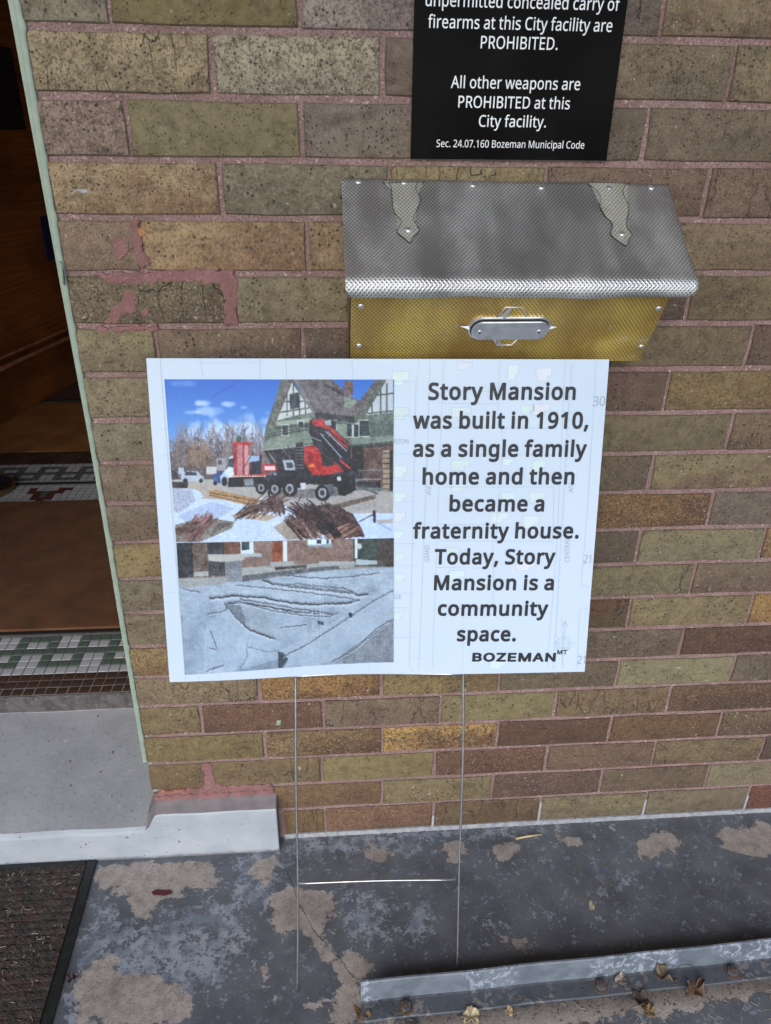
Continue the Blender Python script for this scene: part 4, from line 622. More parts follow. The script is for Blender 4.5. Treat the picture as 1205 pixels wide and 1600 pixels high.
# colours seen course by course: (rgb, rgb of the second tone, grit)
C_ = {
 -3: [], -2: [], -1: [],
 0: [((122,119,98),(104,100,84),.5), ((120,112,72),(108,100,62),.15), ((126,118,110),(96,88,84),.7), ((104,96,82),(90,82,72),.4), ((118,106,78),(92,78,60),.6), ((110,100,78),(90,80,62),.5)],
 1: [((142,131,98),(116,106,78),.8), ((138,132,110),(120,116,98),.9), ((110,99,88),(98,86,76),.2), ((108,98,76),(92,84,66),.6), ((114,106,76),(92,80,58),.8), ((82,76,60),(76,70,56),.15)],
 2: [((124,108,94),(104,90,78),.8), ((120,114,82),(112,106,74),.15), ((108,100,90),(104,98,78),.3), ((96,88,74),(84,76,62),.3), ((104,94,76),(90,82,64),.4), ((82,80,62),(74,72,56),.2)],
 3: [((148,128,88),(116,94,64),.6), ((102,98,78),(92,90,70),.5), ((122,112,76),(106,96,68),.5), ((104,88,72),(90,74,60),.7), ((102,86,70),(88,72,58),.7), ((102,94,70),(90,82,60),.5)],
 4: [((120,104,84),(104,88,70),.6), ((146,122,78),(112,88,60),.6), ((128,112,80),(110,96,68),.6), ((118,104,78),(100,86,64),.6), ((118,106,80),(98,86,62),.5), ((148,132,96),(128,110,80),.8), ((140,124,84),(120,104,72),.7)],
 5: [((92,84,60),(74,66,48),.8), ((112,108,80),(106,100,74),.4), ((100,92,74),(90,82,64),.4), ((90,82,70),(80,70,60),.4), ((102,94,64),(88,78,54),.5), ((96,88,62),(84,74,54),.4)],
 6: [((122,116,82),(108,100,74),.4), ((104,90,72),(88,74,60),.4), ((86,76,66),(78,68,58),.4), ((96,86,66),(84,74,58),.4), ((104,94,68),(92,82,60),.4), ((86,72,58),(78,62,50),.2), ((84,70,56),(76,60,48),.2)],
 7: [((120,114,86),(106,100,78),.5), ((110,100,78),(96,86,66),.4), ((100,90,70),(88,78,60),.4), ((96,74,66),(84,70,56),.2), ((108,94,56),(96,80,48),.6), ((100,88,56),(90,76,48),.5)],
 8: [((114,112,90),(104,100,82),.4), ((110,100,78),(96,86,66),.4), ((100,90,70),(88,78,60),.4), ((100,90,70),(88,78,60),.4), ((102,96,70),(90,84,62),.4), ((96,84,62),(82,70,54),.4), ((94,80,60),(80,68,52),.4)],
 9: [((114,104,86),(100,90,72),.4), ((110,100,78),(96,86,66),.4), ((100,90,70),(88,78,60),.4), ((92,84,64),(80,72,58),.3), ((112,106,74),(96,78,64),.4), ((100,90,66),(88,70,56),.3)],
 10: [((110,100,84),(98,88,70),.4), ((110,100,78),(96,86,66),.4), ((100,90,70),(88,78,60),.4), ((100,90,70),(88,78,60),.4), ((108,80,38),(76,52,34),.9), ((94,88,76),(86,78,68),.4), ((90,84,70),(80,72,60),.4)],
 11: [((126,116,74),(112,96,68),.4), ((110,100,78),(96,86,66),.4), ((100,90,70),(88,78,60),.4), ((86,80,64),(76,68,56),.4), ((114,110,80),(106,104,78),.4), ((116,90,48),(94,66,38),.7)],
 12: [((108,104,84),(100,94,76),.4), ((110,100,78),(96,86,66),.4), ((100,90,70),(88,78,60),.4), ((100,90,70),(88,78,60),.4), ((108,104,74),(98,94,70),.6), ((98,88,70),(84,72,62),.4), ((96,86,68),(84,72,62),.4)],
 13: [((110,104,80),(98,92,70),.5), ((110,100,78),(96,86,66),.4), ((100,90,70),(88,78,60),.4), ((84,62,44),(76,66,48),.3), ((114,108,74),(106,98,68),.4), ((146,112,50),(86,58,36),.9)],
 14: [((124,104,56),(100,78,46),.9), ((110,100,78),(96,86,66),.4), ((100,90,70),(88,78,60),.4), ((100,90,70),(88,78,60),.4), ((88,82,66),(80,70,58),.4), ((76,56,42),(68,46,36),.4), ((76,56,42),(68,46,36),.4)],
 15: [((114,104,78),(102,92,68),.6), ((140,104,44),(96,60,32),.9), ((114,102,62),(96,82,52),.6), ((92,86,68),(84,76,60),.4), ((116,114,84),(106,104,76),.3), ((90,84,68),(80,72,58),.4)],
 16: [((110,100,66),(98,86,60),.4), ((92,68,50),(80,58,44),.5), ((108,96,76),(94,80,66),.5), ((116,110,74),(108,102,70),.15), ((106,92,64),(94,80,60),.5), ((84,66,44),(68,50,38),.6), ((84,66,44),(68,50,38),.6)],
 17: [((114,102,58),(102,92,54),.4), ((112,90,50),(78,56,36),1.), ((160,124,54),(104,72,36),1.), ((82,60,46),(74,56,42),.3), ((90,70,46),(80,62,44),.4), ((90,78,58),(76,62,50),.5)],
 18: [((104,90,58),(96,82,54),.3), ((110,96,62),(98,86,60),.3), ((122,114,72),(114,104,68),.15), ((90,64,48),(78,52,40),.8), ((98,82,64),(90,74,58),.5), ((104,94,64),(88,74,56),.5), ((74,62,50),(60,50,46),.5)],
 19: [((112,98,60),(100,88,56),.3), ((106,84,54),(92,70,48),.6), ((112,104,72),(100,92,64),.5), ((84,68,58),(76,60,52),.4), ((92,82,64),(84,72,58),.4), ((110,106,82),(104,100,78),.4)],
 20: [((104,86,52),(94,76,48),.4), ((104,86,52),(94,76,48),.4), ((110,82,58),(92,68,50),.7), ((92,78,52),(82,66,46),.4), ((106,100,72),(98,92,68),.4), ((104,98,76),(96,88,70),.3), ((92,54,44),(78,46,38),.4)],
}
GEN = [((116,106,78),(98,86,66),.5), ((108,98,70),(94,84,62),.4), ((100,84,66),(86,68,54),.5), ((122,114,84),(108,100,74),.3), ((90,74,58),(80,64,50),.4), ((112,108,82),(100,96,74),.5)]
GAIN = 1.15
used = {}
for k in range(-6, 21):
    z0 = bd(k) + .0041; z1 = bd(k-1) - .0041
    if k == 20: z0 = .0005
    if z0 > 1.80: continue
    zc = (z0+z1)/2; xl = left_edge(zc)
    joints = [0.0] + ([n for n in range(1, 9)] if k % 2 else [n+.5 for n in range(0, 8)])
    for j, (a, b) in enumerate(zip(joints[:-1], joints[1:])):
        if k >= 20 and b <= 1.0: continue
        xa = xl + .0005 if a == 0 else HEAD.get((k, a), a*LP) + .0030
        xb = HEAD.get((k, b), b*LP) - .0030
        if k == 20 and xa < .242: xa = .2405
        if k == 19 and j == 0: z0_ = .108
        else: z0_ = z0
        half = (xb-xa) < .16
        lst = half_me if half else full_me
        me = lst[(j*3 + k*5 + 40) % len(lst)]
        o = bpy.data.objects.new('brick', me); link(o, wall)
        o.location = ((xa+xb)/2, random.uniform(-.0007, .0005), (z0_+z1)/2 - FZ)
        o.scale = ((xb-xa)/(BW/2 if half else BW), 1, (z1-z0_)/BH_)
        o.rotation_euler = (random.uniform(-.004, .004), random.uniform(-.003, .003), random.uniform(-.003, .003))
        row = C_.get(k) or []
        c = row[j] if j < len(row) else random.choice(GEN)
        gg = GAIN*(.98+.42*c[2]); o.color = srgb(*warm(c[0]), gg)
        o['second_tone'] = list(srgb(*warm(c[1]), gg)[:3])
        o['grit'] = float(c[2])
# painted joints at the foot of the wall
bm = bmesh.new(); add_box(bm, .238, 3.0, -.0012, .003, FZ-.01, -.0008)
for n in (2.5, 3.5, 4.5, 5.5, 6.5):
    xj = HEAD.get((20, n), n*LP); add_box(bm, xj-.0024, xj+.0022, -.0004, .004, -.0008, {2.5: .030, 3.5: .052, 4.5: .044, 5.5: .040}.get(n, .02))
bmobj('painted_joint', bm, M['white_joint'], wall)
# mortar smeared over brick faces during repairs
def lump(name, poly, mat, y=-.0008, th=.0016, parent=None):
    r = random.Random(len(poly)*7+int(poly[0][0]*1000)); pts = []
    n = len(poly)
    for i in range(n):
        a = Vector(poly[i]); b = Vector(poly[(i+1) % n]); m_ = max(2, int((b-a).length/.004))
        for q in range(m_):
            p_ = a.lerp(b, q/m_); d = (b-a).normalized(); nrm = Vector((-d.y, d.x))
            pts.append(p_ + nrm*(r.uniform(-.0014, .0014) + .0016*math.sin(len(pts)*1.1)))
    area = sum(pts[i-1].x*pts[i].y-pts[i].x*pts[i-1].y for i in range(len(pts)))
    sg = -1 if area > 0 else 1; m_ = len(pts); V = []
    for ins, yy in ((0, .0022), (.0004, y-th*.3), (.0016, y-th*.8), (.0026, y-th)):
        for i in range(m_):
            d = (pts[(i+1) % m_]-pts[i-1]).normalized(); nrm = Vector((d.y, -d.x))*sg*ins
            V.append((pts[i].x+nrm.x, yy+(r.uniform(-.0002, .0003) if ins else 0), pts[i].y+nrm.y))
    Fq = []
    for j in range(3):
        for k in range(m_):
            f = (j*m_+k, j*m_+(k+1) % m_, (j+1)*m_+(k+1) % m_, (j+1)*m_+k); Fq.append(f if sg < 0 else f[::-1])
    f = tuple(3*m_+k for k in range(m_)); Fq.append(f if sg < 0 else f[::-1])
    return mesh(name, V, Fq, mat, parent)
for pl in SMEAR: lump('mortar_smear', pl, M['smear'], y=-.0005, th=.0010, parent=wall)
lump('mortar_smear', [(.012,.139),(.052,.1405),(.060,.136),(.040,.133),(.012,.1345)], M['smear_red'], y=-.002, th=.0022, parent=wall)
lump('white_paint_mark', [(.030,1.178),(.040,1.184),(.052,1.184),(.058,1.180),(.044,1.1805)], M['white_joint'], y=-.0004, th=.0006, parent=wall)
lump('green_paint_mark', [(.238,.298),(.246,.299),(.246,.287),(.238,.287)], M['trim'], y=-.0004, th=.0006, parent=wall)
# drilled hole patch
V_, F_ = [], []
for k in range(12):
    a = 2*math.pi*k/12; V_.append((.113+.0058*math.cos(a), -.0012, 1.134+.0058*math.sin(a)))
F_.append(tuple(range(12))[::-1]); mesh('plugged_hole', V_, F_, simple('hole_plug', srgb(150, 110, 70), .8, var=.4, scale=300), wall)

# ---- green painted door trim along the wall edge
tr = empty('door_frame', (0, .1, .2), 'pale green painted door frame edge along the left end of the bricks', 'door frame')
zs = np.arange(.213, 2.25, .006); V_, F_ = [], []
for z in zs:
    xo = left_edge(z) + .0006 + random.uniform(-.0005, .0005)
    dj = min(abs(z-bd(k)) for k in range(-12, 21) ) if z < 2.0 else 1
    bulge = (.0012+.0010*math.sin(z*57))*math.exp(-(dj/.0045)**2)
    xi = left_edge(z) - .0072 + .0005*math.sin(z*9) + random.uniform(-.0002, .0002)
    V_ += [(xi, .20, z), (xi, -.0006, z), (xi+.0006, -.0012, z), (xo+bulge-.0008, -.0014, z), (xo+bulge, -.0004, z), (xo+bulge, .0035, z)]
for i in range(len(zs)-1):
    for k in range(5): F_.append((i*6+k, i*6+k+1, (i+1)*6+k+1, (i+1)*6+k))
F_.append(tuple(range(6)))
mesh('jamb', V_, F_, M['trim'], tr, smooth=True)
V_, F_ = tube_geo([(.0035, -.0035, 1.098), (.0065, -.0045, 1.094), (.0066, -.0045, 1.086), (.0045, -.004, 1.069)], [.0016, .0018, .0017, .0012], 8)
mesh('caulk_drip', V_, F_, M['trim'], tr, smooth=True)
# masonry end under the trim and jamb return
box('jamb_return', -.003, .0038, .004, .42, .10, 2.25, M['trim'], tr)

# ---- stone sill with a white painted nose and a raised lug under the wall
sill = empty('stone_sill', (-.4, .1, FZ), 'concrete door sill with sloped grey top and white painted front edge', 'sill')
V_, F_, mi = [], [], []
def prof_extrude(prof, x0, x1, nseg, mats_):
    b = len(V_); P_ = len(prof)
    for i in range(nseg+1):
        x = x0+(x1-x0)*i/nseg
        for (y, z) in prof: V_.append((x, y + .0006*math.sin(x*40+z*30), z + .0007*math.sin(x*23+y*17)))
    for i in range(nseg):
        for k in range(P_-1):
            F_.append((b+i*P_+k, b+i*P_+k+1, b+(i+1)*P_+k+1, b+(i+1)*P_+k)); mi.append(mats_[k])
    F_.append(tuple(b+k for k in range(P_))); mi.append(0); F_.append(tuple(b+nseg*P_+k for k in range(P_))[::-1]); mi.append(0)
prof_extrude([(.3, FZ-.02), (-.0285, FZ-.02), (-.0290, .058), (-.0270, .0655), (-.022, .0690), (.02, .0745), (.11, .085), (.2706, .1025), (.2706, .1035), (.3, .1035)], -1.02, .006, 60, [0, 0, 0, 0, 1, 1, 1, 1, 1])
me_ = mesh('sill_slope', V_, F_, [M['white_sill'], M['wash']], sill, fmats=mi)
# the lug, its inner end swept down into the slope
V_, F_, mi = [], [], []
Pn = 9; xs = [-.020, -.014, -.008, -.003, .002, .008, .02] + list(np.linspace(.04, .2268, 14)) + [.2288]
for i, x in enumerate(xs):
    t_ = min(1, max(0, (x+.020)/.026)); t_ = t_*t_*(3-2*t_)
    zf = .066 + (.1045-.066)*t_; zt = .078 + (.1165-.078)*t_; e = .0015 if i == len(xs)-1 else 0
    prof = [(.04, FZ-.02), (-.0292+e, FZ-.02), (-.0296+e, zf-.003), (-.0275+e, zf-e), (-.012, zf+(zt-zf)*.5-e), (.0012, zt-e), (.04, zt+.0005-e)]
    for (y, z) in prof: V_.append((x, y+.0004*math.sin(x*60), z+.0005*math.sin(x*47)))
Pn = 7
for i in range(len(xs)-1):
    for k in range(Pn-1):
        F_.append((i*Pn+k, i*Pn+k+1, (i+1)*Pn+k+1, (i+1)*Pn+k)); mi.append(0 if k < 3 else 1)
F_.append(tuple(range(Pn))); mi.append(0); F_.append(tuple((len(xs)-1)*Pn+k for k in range(Pn))[::-1]); mi.append(2)
mesh('sill_lug', V_, F_, [M['white_sill'], simple('grey_lug_top', srgb(124, 118, 120), .7, var=.12, scale=50, bump=.001), M['riser']], sill, fmats=mi)
box('riser', -1.02, .004, .2712, .30, .1030, .1492, M['riser'], sill)
lump('mortar_smear', [(.000,.112),(.05,.1135),(.11,.112),(.15,.1145),(.20,.1165),(.222,.1185),(.224,.128),(.10,.127),(.0,.126)], M['smear'], y=-.0016, th=.0036, parent=sill)

# ---- hall beyond the open doorway
TZ = .15
hall = box('hall_floor', -2.2, .6, .2995, 3.3, .10, .1472, M['grout']); tag(hall, kind='structure')
box('tile_bed', -1.02, .004, .2720, .2995, .1494, .1496, M['grout'], hall)
TP = .0238
tile_me = {}
def tile_mesh(kind_):
    if kind_ in tile_me: return tile_me[kind_]
    bm = bmesh.new(); add_box(bm, -.0108, .0108, -.0108, .0108, -.003, 0, .0008)
    me = bpy.data.meshes.new('tile'); bm.to_mesh(me); bm.free(); me.materials.append(M[kind_]); tile_me[kind_] = me; return me
x_anchor = -.3839 + .0119
ground_under = box('tile_grout', -1.02, .004, .2712, .52, .1473, .1484, M['grout'], hall)
for r_ in range(9):
    for c_ in range(-14, 17):
        x = x_anchor + c_*TP
        if x > .0 - .010 or x < -.80: continue
        m6 = c_ % 6
        if r_ < 3: kd = 'brown_tile'
        elif r_ == 3: kd = 'white_tile'
        elif r_ == 4: kd = 'white_tile' if m6 in (0, 1) else 'green_tile'
        elif r_ == 5: kd = 'white_tile' if m6 in (0, 1, 3, 4) else 'green_tile'
        elif r_ == 6: kd = 'green_tile'
        elif r_ == 7: kd = 'white_tile' if m6 in (0, 1, 3, 4) else 'green_tile'
        else: kd = 'white_tile' if m6 in (3, 4) else 'green_tile'
        o = bpy.data.objects.new('tile', tile_mesh(kd)); link(o, hall)
        o.location = (x + random.uniform(-.0004, .0004), .2712+.0125+r_*TP + random.uniform(-.0003, .0003), TZ + random.uniform(-.0002, .0003))
        o.rotation_euler.z = random.uniform(-.02, .02)
# far tile border: small in the view, joined
def tile_field(name, x0, x1, y0, rows, fn):
    V, Fq, fm = [], [], []; mats_ = [M['white_tile'], M['green_tile'], M['brown_tile'], M['red_tile']]
    nc = int((x1-x0)/TP)
    for r_ in range(rows):
        for c_ in range(nc):
            x = x0+(c_+.5)*TP; y = y0+(r_+.5)*TP; b = len(V); h = .0108
            for (dx, dy, dz) in ((-h,-h,0),(h,-h,0),(h,h,0),(-h,h,0),(-h,-h,-.003),(h,-h,-.003),(h,h,-.003),(-h,h,-.003)):
                V.append((x+dx, y+dy, TZ+dz+(.0 if dz else random.uniform(0, .0004))))
            k = fn(r_, c_)
            for f in ((0,1,2,3),(4,5,1,0),(5,6,2,1),(6,7,3,2),(7,4,0,3)): Fq.append(tuple(b+i for i in f)); fm.append(k)
    o = mesh(name, V, Fq, mats_, hall, fmats=fm); o['kind'] = 'stuff'; return o
mc = int(((-.608)-(-1.2))/TP)
motif = {0: '..r..', 1: '.rgr.', 2: 'rrgrr'}
def fn_field(r, c):
    d = c-mc
    if r == 0: return 3 if d == 0 else 0
    if r == 1: return 3 if d in (-1, 0, 1) and d != 0 or d in (2,) and False else (3 if d == 0 else 0)
    if r == 2: return 1 if d == 0 else (3 if d in (-1, 1) else 0)
    if r == 3: return 1 if d == 0 else (3 if d in (-2, -1, 1, 2) else 0)
    if r == 4: return 3 if d in (-2, 2, 3) else 0
    return 0
tile_field('tile_field', -1.2, -.02, 1.222, 6, fn_field)
def fn_key(r, c):
    m = (c+2) % 6
    if r in (0, 5+1): return 0
    if r == 1: return 0 if m in (0, 1) else 1
    if r == 2: return 0 if m in (0, 1, 3, 4) else 1
    if r == 3: return 1
    if r == 4: return 0 if m in (0, 1, 3, 4) else 1
    if r == 5: return 0 if m in (3, 4) else 1
    return 2
tile_field('tile_border', -1.2, -.02, 1.378, 12, fn_key)
box('door_track', -1.2, -.02, 1.3655, 1.3765, TZ-.002, TZ+.004, M['dark_gap'], hall)
# brown carpet mat
V, Fq = [], []
cm = empty('entry_carpet', (-.6, .85, TZ), 'large plain brown carpet mat inside the doorway on tiles', 'carpet')
box('backing', -1.25, -.02, .493, 1.218, TZ+.0005, TZ+.004, M['rubber'], cm)
bm = bmesh.new(); add_box(bm, -1.25, -.025, .503, 1.216, TZ+.004, TZ+.011, .002); bmobj('pile', bm, M['coir'], cm)
box('wood_floor', -2.2, .6, 1.668, 2.25, .1474, .150, M['wood_floor'], hall)
box('floor_threshold', -2.2, .6, 2.25, 2.262, .1474, .156, M['dark_gap'], hall)
box('back_floor', -2.2, .6, 2.262, 3.3, .1474, .152, simple('mauve_floor', srgb(92, 72, 66), .4), hall)
# hall walls
hw = empty('hall_wall', (-.8, 3.3, TZ), 'dark brown wood panelled hall wall behind the open door', 'wall')
box('panel', -2.2, .6, 3.3, 3.36, .1, 2.75, M['wood'], hw)
box('left_panel', -2.26, -2.2, .42, 3.36, .1, 2.75, M['wood'], hw)
box('right_panel', .6, .66, .42, 3.36, .1, 2.75, M['wood'], hw)
box('hall_ceiling', -2.26, .66, .42, 3.36, 2.75, 2.8, M['wood'], hw)
# open inner door leaf
ld = Vector((.2299, .9732, 0)); ln = Vector((.9732, -.2299, 0)); lo = Vector((-1.0092, 1.9556, .154)) - ld*.5
door = empty('open_door', tuple(lo), 'dark varnished wooden door standing open in the hall', 'door')
door.rotation_euler.z = math.atan2(ld.y, ld.x)
def dpart(name, x0, x1, y0, y1, z0, z1, mat, bev=.002):
    bm = bmesh.new(); add_box(bm, x0, x1, y0, y1, z0, z1, bev)
    me = bpy.data.meshes.new(name); bm.to_mesh(me); bm.free(); me.materials.append(mat)
    o = bpy.data.objects.new(name, me); link(o, door); return o
dpart('panel', .10, 1.2, .012, .030, .12, 2.0, M['wood'])
dpart('bottom_rail', 0, 1.3, 0, .04, .0, .215, M['wood'])
dpart('stile', 0, .11, .0005, .04, .2155, 2.05, M['wood'])
dpart('stile', 1.19, 1.3, .0005, .04, .2155, 2.05, M['wood'])
reddish = simple('worn_red_moulding', srgb(176, 118, 92), .4)
dpart('moulding', .10, 1.2, -.012, .0, .205, .222, reddish, .004)
dpart('moulding', .10, 1.2, -.006, .008, .246, .256, reddish, .003)
dpart('dark_glass', .55, 1.09, .008, .0115, 1.08, 1.37, M['recess'], .001)
dpart('notice', 1.07, 1.17, .008, .0115, .56, .745, simple('navy_card', srgb(26, 32, 84), .7), .001)
# low dark dish with a brass rim beside the tiles
dish = empty('brass_rimmed_bowl', (-.80, 1.325, TZ), 'dark round bowl with brass rim on hall tiles at left edge', 'bowl')
def ring(name, prof, mat, parent, n=32):
    V, Fq = [], []; P_ = len(prof)
    for k in range(n):
        a = 2*math.pi*k/n
        for (r_, z) in prof: V.append((r_*math.cos(a), r_*math.sin(a), z))
    for k in range(n):
        for i in range(P_-1): Fq.append((k*P_+i, ((k+1) % n)*P_+i, ((k+1) % n)*P_+i+1, k*P_+i+1))
    me = bpy.data.meshes.new(name); me.from_pydata(V, [], Fq); me.materials.append(mat); me.polygons.foreach_set('use_smooth', [True]*len(me.polygons)); me.update()
    o = bpy.data.objects.new(name, me); link(o, parent); return o
ring('rim', [(.052, .0), (.072, .002), (.076, .018), (.072, .026), (.066, .024)], simple('aged_brass', (.35, .25, .12, 1), .4, 1.0), dish)
ring('bowl', [(.0, .012), (.03, .012), (.06, .018), (.0665, .0245)], simple('blue_black_glaze', (.01, .014, .022, 1), .25), dish)

# ---------------------------------------------------------------- text helper
def read_glyphs(t):
    g = {' ': (260, [])}
    for ln in t.split('\n'):
        if not ln: continue
        head, *cs = ln[1:].split('|')
        g[ln[0]] = (int(head), [[tuple(int(q) for q in p.split(',')) for p in c.split(' ')] for c in cs])
    return g
FONT_H, FONT_G = read_glyphs(GLYPHS_HUMANIST), read_glyphs(GLYPHS_GEOMETRIC)
FONT_H['I'] = (222, [[(147, 0), (75, 0), (75, 573), (147, 573)]])
FONT_H[' '] = (208, [])
CAP_G = max(p[1] for c in FONT_G['E'][1] for p in c)
def text_mesh(body, e=0.0, font=FONT_H, track=0):
    cu = bpy.data.curves.new('t', 'CURVE'); cu.dimensions = '2D'; cu.fill_mode = 'BOTH'; x = 0; band = []
    for ch in body:
        adv, cs = font[ch]
        for c in cs:
            sp = cu.splines.new('POLY'); sp.points.add(len(c)-1); sp.use_cyclic_u = True
            for pt, (a, b) in zip(sp.points, c): pt.co = ((x+a)/1000, b/1000, 0, 1)
            if e > 0:        # bold weight: a narrow band of ink along every edge of the letter
                n_ = len(c)
                for i in range(n_):
                    p, q = Vector((x+c[i][0], c[i][1])), Vector((x+c[(i+1) % n_][0], c[(i+1) % n_][1])); d = q-p
                    if d.length < 1e-6: continue
                    d.normalize(); w_ = Vector((-d.y, d.x))*e; d = d*e*.55
                    band.append([p-d+w_, q+d+w_, q+d-w_, p-d-w_])
        x += adv + track + e*(1.5 if ch != ' ' else 0)
    ob = bpy.data.objects.new('t', cu); col.objects.link(ob)
    dg = bpy.context.evaluated_depsgraph_get(); dg.update()
    me = bpy.data.meshes.new_from_object(ob.evaluated_get(dg))
    n = len(me.vertices); co = np.zeros(n*3); me.vertices.foreach_get('co', co); co = co.reshape(-1, 3)
    faces = [tuple(p.vertices) for p in me.polygons]
    bpy.data.objects.remove(ob); bpy.data.curves.remove(cu); bpy.data.meshes.remove(me)
    if band:
        ex = []
        for i, qd in enumerate(band):
            k = len(co)+len(ex); faces.append((k, k+1, k+2, k+3))
            for p in qd: ex.append((p.x/1000, p.y/1000, 1+(i % 5)))
        co = np.concatenate([co, np.array(ex)])
    return co, faces
def line_of_text(name, body, x0, z0, x1, z1, H, place, mat, parent, offset=0, font=None):
    """fit a line between two base points; H = height of a capital letter"""
    font = font or FONT_H
    co, faces = text_mesh(body, offset, font)
    xmin, xmax = co[:, 0].min(), co[:, 0].max()
    L = math.hypot(x1-x0, z1-z0); ux, uz = (x1-x0)/L, (z1-z0)/L
    sx = L/(xmax-xmin); sz = H/((573 if font is FONT_H else CAP_G)/1000 + 2*offset/1000); co[:, 1] += offset/1000
    V = []
    for x, y, lay in co:
        a = (x-xmin)*sx; b = y*sz
        V.append(place(x0 + ux*a - uz*b, z0 + uz*a + ux*b, lay*.000015))
    return mesh(name, V, faces, mat, parent)

# ---- black notice on the wall
ns = empty('notice_sign', (.583, 0, 1.22), 'black sign with white weapons notice lettering fixed above the metal mailbox', 'sign')
bm = bmesh.new()
xa, xb, za, zb = .4572, .7097, 1.2224, 1.545
add_box(bm, xa, xb, -.0060, -.0022, za, zb, .0006); bmobj('plate', bm, [M['black_sign']], ns)
box('plate_edge', xa+.0006, xb-.0006, -.0021, -.0008, za-.0008, zb+.0006, M['sign_edge'], ns)
caps = {0: .0128, 1: .0128, 2: .0128, 3: .0128, 4: .0128, 5: .0128, 6: .0083}
for i, (b_, x0, z0, x1, z1) in enumerate(SIGN_TXT):
    z_ = (z0+z1)/2
    line_of_text('lettering', b_, x0, z_, x1, z_, caps[i], lambda x, z, w: (x, -.0063-w, z), M['white_vinyl'], ns, 7 if i < 6 else 3)
# hidden first lines continue above the photograph's edge: plain black

# ---- mailbox
mb = empty('mailbox', (.575, -.003, 1.0), 'wall mailbox with embossed grey metal lid and gold front above the yard sign', 'mailbox')
GX0, GX1 = .3770, .7745
# body: front leans in towards the wall at the bottom
def body_y(z): return float(np.interp(z, [.955, .98, 1.076, 1.10], [-.052, -.062, -.120, -.122]))
def dent(x, z):
    d = .0075*math.exp(-(((x-.716)/.03)**2+((z-1.012)/.020)**2)) * 1.0
    e = -.0035*math.exp(-(((x-.748)/.02)**2+((z-1.006)/.014)**2))
    return d+e + .0008*math.sin(x*38+z*20)
V_, F_, U_ = [], [], []
nx, nz = 80, 30
for i in range(nx+1):
    for k in range(nz+1):
        x = GX0+(GX1-GX0)*i/nx; z = .9765+(1.100-.9765)*k/nz
        V_.append((x, body_y(z)+dent(x, z), z)); U_.append((x, z*1.16))
for i in range(nx):
    for k in range(nz): a = i*(nz+1)+k; F_.append((a, a+nz+1, a+nz+2, a+1))
mesh('front_panel', V_, F_, M['gold'], mb, smooth=True, uvs=U_)
V_, F_ = [], []
for x in (GX0-.0012, GX1+.0002):
    b = len(V_)
    zz = [.9755, .985, 1.03, 1.076, 1.10]
    for z in zz: V_ += [(x, body_y(z)+.0015, z), (x, -.0025, z + (.06 if z > 1.09 else 0))]
    for i in range(4): F_.append((b+2*i, b+2*i+1, b+2*i+3, b+2*i+2))
V_ += [(GX0-.0012, body_y(.9755)+.0015, .9755), (GX1+.0002, body_y(.9755)+.0015, .9755), (GX1+.0002, -.0025, .9755), (GX0-.0012, -.0025, .9755)]
n_ = len(V_); F_.append((n_-4, n_-3, n_-2, n_-1))
mesh('case', V_, F_, simple('dull_brass_side', (.30, .21, .10, 1), .5, 1.0), mb)
box('back_plate', GX0, GX1, -.0030, -.0012, .9755, 1.19, M['steel'], mb)
# lid: flares out from the wall and rolls over at the front
LX0, LX1 = .3700, .7965
lp = [(-.0055, 1.1955), (-.029, 1.1765), (-.0527, 1.1590), (-.0733, 1.1430), (-.0955, 1.1270), (-.1138, 1.1146), (-.1265, 1.1065), (-.1350, 1.1020), (-.1405, 1.0975), (-.1436, 1.0915), (-.1440, 1.0850), (-.1420, 1.0795), (-.1385, 1.0765)]
# resample the profile
pp = []
for i in range(len(lp)-1):
    m_ = 4
    for q in range(m_):
        p0 = Vector(lp[max(i-1, 0)]); p1 = Vector(lp[i]); p2 = Vector(lp[i+1]); p3 = Vector(lp[min(i+2, len(lp)-1)]); t_ = q/m_
        pp.append(.5*((2*p1) + (-p0+p2)*t_ + (2*p0-5*p1+4*p2-p3)*t_**2 + (-p0+3*p1-3*p2+p3)*t_**3))
pp.append(Vector(lp[-1]))
arc = [0]
for a, b in zip(pp[:-1], pp[1:]): arc.append(arc[-1]+(b-a).length)
def lid_at(x, s, off=0.0):
    i = int(np.searchsorted(arc, s)-1); i = min(max(i, 0), len(pp)-2)
    t_ = (s-arc[i])/(arc[i+1]-arc[i]); p_ = pp[i].lerp(pp[i+1], t_); d = (pp[i+1]-pp[i]).normalized()
    n_ = Vector((d.y, -d.x))       # outwards (towards -y, +z)
    if n_.x > 0: n_ = -n_
    w_ = (.0010*math.sin(x*26+s*18) + .0006*math.sin(x*61-s*40))*min(1, s/.05)
    p_ = p_ + n_*(off+w_); return (x, p_.x, p_.y + .0042*(1-(x-LX0)/(LX1-LX0))*(1-.6*s/arc[-1]))
V_, F_, U_ = [], [], []; nx = 110; ns_ = len(pp)
for i in range(nx+1):
    for k in range(ns_):
        u_ = i/nx; s = arc[k]
        # rounded lower corners
        back = max(0, s-(arc[-1]-.016))/.016
        inset = .010*(1-math.sqrt(max(0, 1-back**2)))
        x = LX0+inset+(LX1-LX0-2*inset)*u_
        V_.append(lid_at(x, s)); U_.append((x, s))
for i in range(nx):
    for k in range(ns_-1): a = i*ns_+k; F_.append((a, a+1, a+ns_+1, a+ns_))
lid = mesh('lid', V_, F_, M['lid'], mb, smooth=True, uvs=U_)
sm = lid.modifiers.new('thick', 'SOLIDIFY'); sm.thickness = .0012; sm.offset = -1
box('hinge_strip', LX0+.001, LX1-.001, -.0052, -.0012, 1.150, 1.1945, M['steel'], mb)
